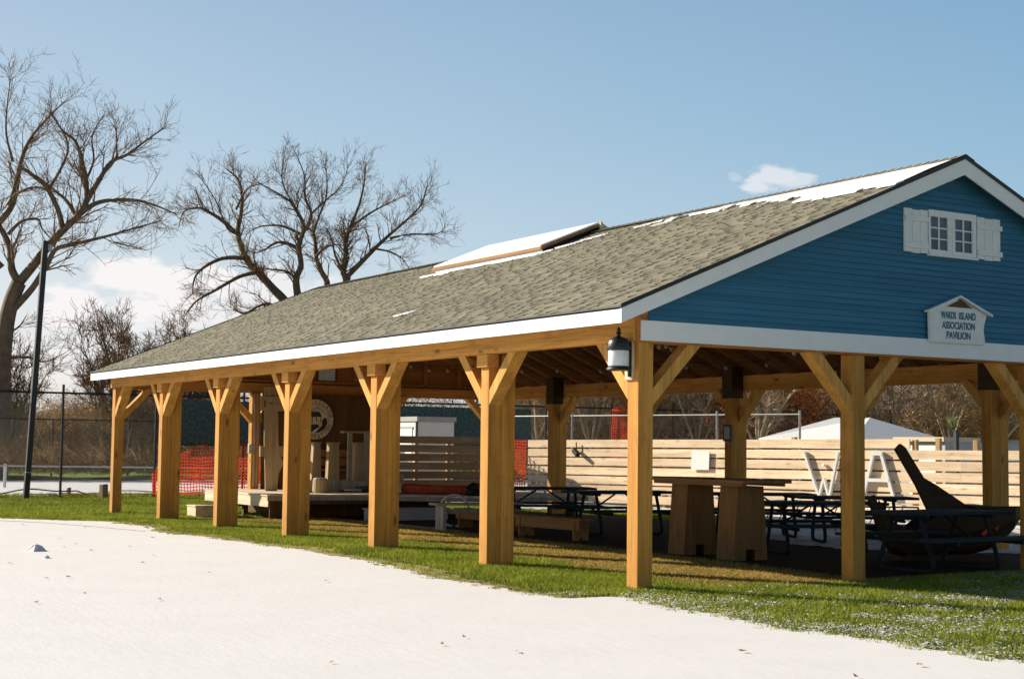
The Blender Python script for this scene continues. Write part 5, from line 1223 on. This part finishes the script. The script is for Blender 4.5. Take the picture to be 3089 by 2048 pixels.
brush('golden_brush', 'golden brown brush behind the grey fence', (2.40, 2.60, 52, 66), 36000, 7, M['brush'], 34000, lambda b: 5.5+.8*np.sin(b*40), M['brushleaf'], .065)
brush('rust_brush', 'rust-red leaved bushes behind the tent', (2.395, 2.455, 48, 56), 9000, 8, M['brush'], 22000, lambda b: 5.6+.4*np.sin(b*90), M['redleaf'], .07)
brush('green_brush', 'late green foliage high in the brush behind the grey fence', (2.47, 2.56, 68, 80), 8000, 9, M['brush'], 22000, lambda b: 7.0+.4*np.sin(b*90), M['greenleaf'], .10)
brush('grey_brush', 'grey brown brush at the right behind the crates', (2.22, 2.40, 62, 80), 46000, 10, M['brush'], 14000, lambda b: 7.0+.8*np.sin(b*50), M['brushleaf'], .06, lean=.5)
brush('bank_weeds', 'dry weeds on the bank behind the tennis court', (2.72, 2.99, 57.5, 60), 7000, 12, M['brush'], 0, lambda b: .9+0*b, M['brushleaf'])
# ------------------------------------------------------------------ grass blades, straw, leaves
def blades(name, label, n, fn, hmin, hmax, w, seed, mat, mask=None):
    rs = np.random.RandomState(seed); x, y, z = fn(rs, n)
    if mask is not None:
        k = mask(x, y, rs); x, y, z = x[k], y[k], z[k]
    n = len(x); az_ = rs.rand(n)*6.283; h = hmin+(hmax-hmin)*rs.rand(n)**1.5; ln = h*(.2+.9*rs.rand(n)); la = rs.rand(n)*6.283
    dx, dy = np.cos(az_)*w, np.sin(az_)*w
    V = np.stack([np.stack([x-dx, y-dy, z], 1), np.stack([x+dx, y+dy, z], 1), np.stack([x+ln*np.cos(la), y+ln*np.sin(la), z+h], 1)], 1).reshape(-1, 3)
    o = fastmesh(name, V, np.arange(n*3).reshape(-1, 3), mat); tag(o, label, None, None, 'stuff')
gzv = lambda x, y: .045*np.exp(-((x+6)/5.0)**2)*np.exp(-((y)/3.2)**2) - .02*np.exp(-((x-.2)/1.5)**2)*np.exp(-((y-3)/1.5)**2)
xs_ = np.linspace(-30, 14, 3000); st_line = np.array([snow_top(v) for v in xs_]); se_line = np.array([strawedge(v) for v in xs_])
def f_front(rs, n):
    x = -16.5+17*rs.rand(n); lo = np.interp(x, xs_, st_line)-.02; hi = np.interp(x, xs_, se_line)+.35; y = lo+(hi-lo)*rs.rand(n); return x, y, gzv(x, y)+.008
def m_front(x, y, rs):      # thinner at the trodden edge
    lo = np.interp(x, xs_, st_line); t = (y-lo); hi = np.interp(x, xs_, se_line)+.35; return rs.rand(len(x)) < np.clip((t-.20)/.30, .04, 1)*np.clip((hi-y)/.5, 0, 1)
blades('lawn_grass', 'green grass strip along the front posts', 150000, f_front, .020, .060, .0055, 1, M['grass'], m_front)
def f_tuft(rs, n):          # tufts poking through the thin edge of the snow
    m = 420; cx = -27+33*rs.rand(m); cy = np.interp(cx, xs_, st_line)-.30*rs.rand(m)**2+.12; i = rs.randint(0, m, n); rad = .02+.05*rs.rand(m)
    x = cx[i]+rad[i]*rs.randn(n); y = cy[i]+rad[i]*.6*rs.randn(n); return x, y, gzv(x, y)+.008
blades('edge_tufts', 'grass tufts poking through the edge of the snow', 9000, f_tuft, .015, .045, .005, 9, M['grass'])
blades('edge_straw', 'dead straw along the edge of the snow', 5000, f_tuft, .008, .03, .006, 10, M['straw'])
def f_left(rs, n):
    x = -27.4+11.6*rs.rand(n); lo = np.interp(x, xs_, st_line)+.05; y = lo+(9.5-lo)*rs.rand(n)**1.3; return x, y, gzv(x, y)
blades('lawn_grass_left', 'green lawn between the pavilion and the court fence', 130000, f_left, .02, .06, .0075, 2, M['grass'])
def f_right(rs, n):
    x = -.1+9.5*rs.rand(n)**1.25; lo = np.interp(x, xs_, st_line)-.16; y = lo+(7.0-lo)*rs.rand(n); return x, y, gzv(x, y)+.006
def m_right(x, y, rs):
    pn = (np.sin(x*2.1+y*1.3)+np.sin(x*5.3-y*3.9+1)+np.sin(x*1.1-y*6.1+2)*.8+np.sin(x*11+y*7)*.5)
    lo = np.interp(x, xs_, st_line)
    return rs.rand(len(x)) < np.where(pn > 1.3, .45, .95)*np.clip((y-lo+.16)/.34, .05, 1)
blades('lawn_grass_right', 'snow-flecked grass in front of the gable end', 190000, f_right, .018, .055, .0055, 3, M['grass'], m_right)
# flecks of snow caught on the grass in front of the gable
rs = np.random.RandomState(44); n = 190000
x = -.05+9.5*rs.rand(n)**1.25; lo = np.interp(x, xs_, st_line); y = lo-.05+(7.0-lo)*rs.rand(n)
pn = (np.sin(x*2.1+y*1.3)+np.sin(x*5.3-y*3.9+1)+np.sin(x*1.1-y*6.1+2)*.8+np.sin(x*11+y*7)*.6+np.sin(x*17-y*23)*.5+np.sin(x*3-y*.7+4))
pr = np.clip(.10+.28*pn, .03, .95)*np.clip(.25+x/3.5, .1, 1)+.55*np.exp(-((y-lo)/.35)**2)
k = rs.rand(n) < pr*.75; x, y = x[k], y[k]; n = len(x); z = gzv(x, y)+.006+.034*rs.rand(n)
s_ = .003+.0075*rs.rand(n)**2; a = rs.rand(n)*6.28; ti = .4*rs.randn(n)*s_
V = np.stack([np.stack([x+s_*1.6*np.cos(a+q), y+s_*1.6*np.sin(a+q), z+ti*(1 if i % 2 else -1)], 1) for i, q in enumerate((0, 1.4, 3.1, 4.8))], 1).reshape(-1, 3)
tag(fastmesh('snow_flecks', V, np.arange(n*4).reshape(-1, 4), M['snow']), 'flecks of snow caught in the grass in front of the gable', None, None, 'stuff')
def f_straw(rs, n):
    x = -15+15.3*rs.rand(n); y = .75+2.7*rs.rand(n); return x, y, gzv(x, y)+.008
blades('straw', 'dry straw and leaf litter on the pavilion floor', 70000, f_straw, .008, .035, .006, 4, M['straw'])
def f_back(rs, n):
    x = -17+16*rs.rand(n); y = 9.6+1.6*rs.rand(n); return x, y, np.zeros(n)
blades('back_grass', 'grass strip behind the pavilion', 24000, f_back, .03, .09, .008, 6, M['grass'], lambda x, y, rs: rs.rand(len(x)) < np.where(x < -8.5, 1, .12))
def f_green(rs, n):
    x = -15+15.3*rs.rand(n); lo = np.interp(x, xs_, se_line); y = lo+2.2*rs.rand(n)**2; return x, y, gzv(x, y)+.008
blades('floor_grass', 'thin green grass growing into the straw', 16000, f_green, .015, .045, .0055, 15, M['grass'], lambda x, y, rs: rs.rand(len(x)) < .45+.4*np.sin(x*1.9+y*3)*np.sin(x*.7-y))
def f_edge(rs, n):
    y = -3.4+12*rs.rand(n); x = -27.2+.45*rs.randn(n)*.5; return x, y, np.zeros(n)
blades('fence_weeds', 'weeds along the foot of the court fence', 9000, f_edge, .05, .17, .012, 7, M['grass'])
# scattered leaves: flat curled quads on snow and lawn
rs = np.random.RandomState(12); n = 130
lx = -24+34*rs.rand(n); ly = np.where(rs.rand(n) < .62, -7.5+6.6*rs.rand(n), -.9+3.8*rs.rand(n)); keep = (ly > -6.5) | (lx < 2); lx, ly = lx[keep], ly[keep]; n = len(lx)
a = rs.rand(n)*6.28; s_ = .018+.022*rs.rand(n); lz = gzv(lx, ly)+.022
V = np.stack([np.stack([lx-np.cos(a)*s_, ly-np.sin(a)*s_, lz+.012*rs.rand(n)], 1), np.stack([lx+np.sin(a)*s_*.6, ly-np.cos(a)*s_*.6, lz], 1), np.stack([lx+np.cos(a)*s_, ly+np.sin(a)*s_, lz+.02*rs.rand(n)], 1), np.stack([lx-np.sin(a)*s_*.6, ly+np.cos(a)*s_*.6, lz], 1)], 1).reshape(-1, 3)
tag(fastmesh('fallen_leaves', V, np.arange(n*4).reshape(-1, 4), M['leaf']), 'dry leaves scattered over snow and grass', None, None, 'stuff')
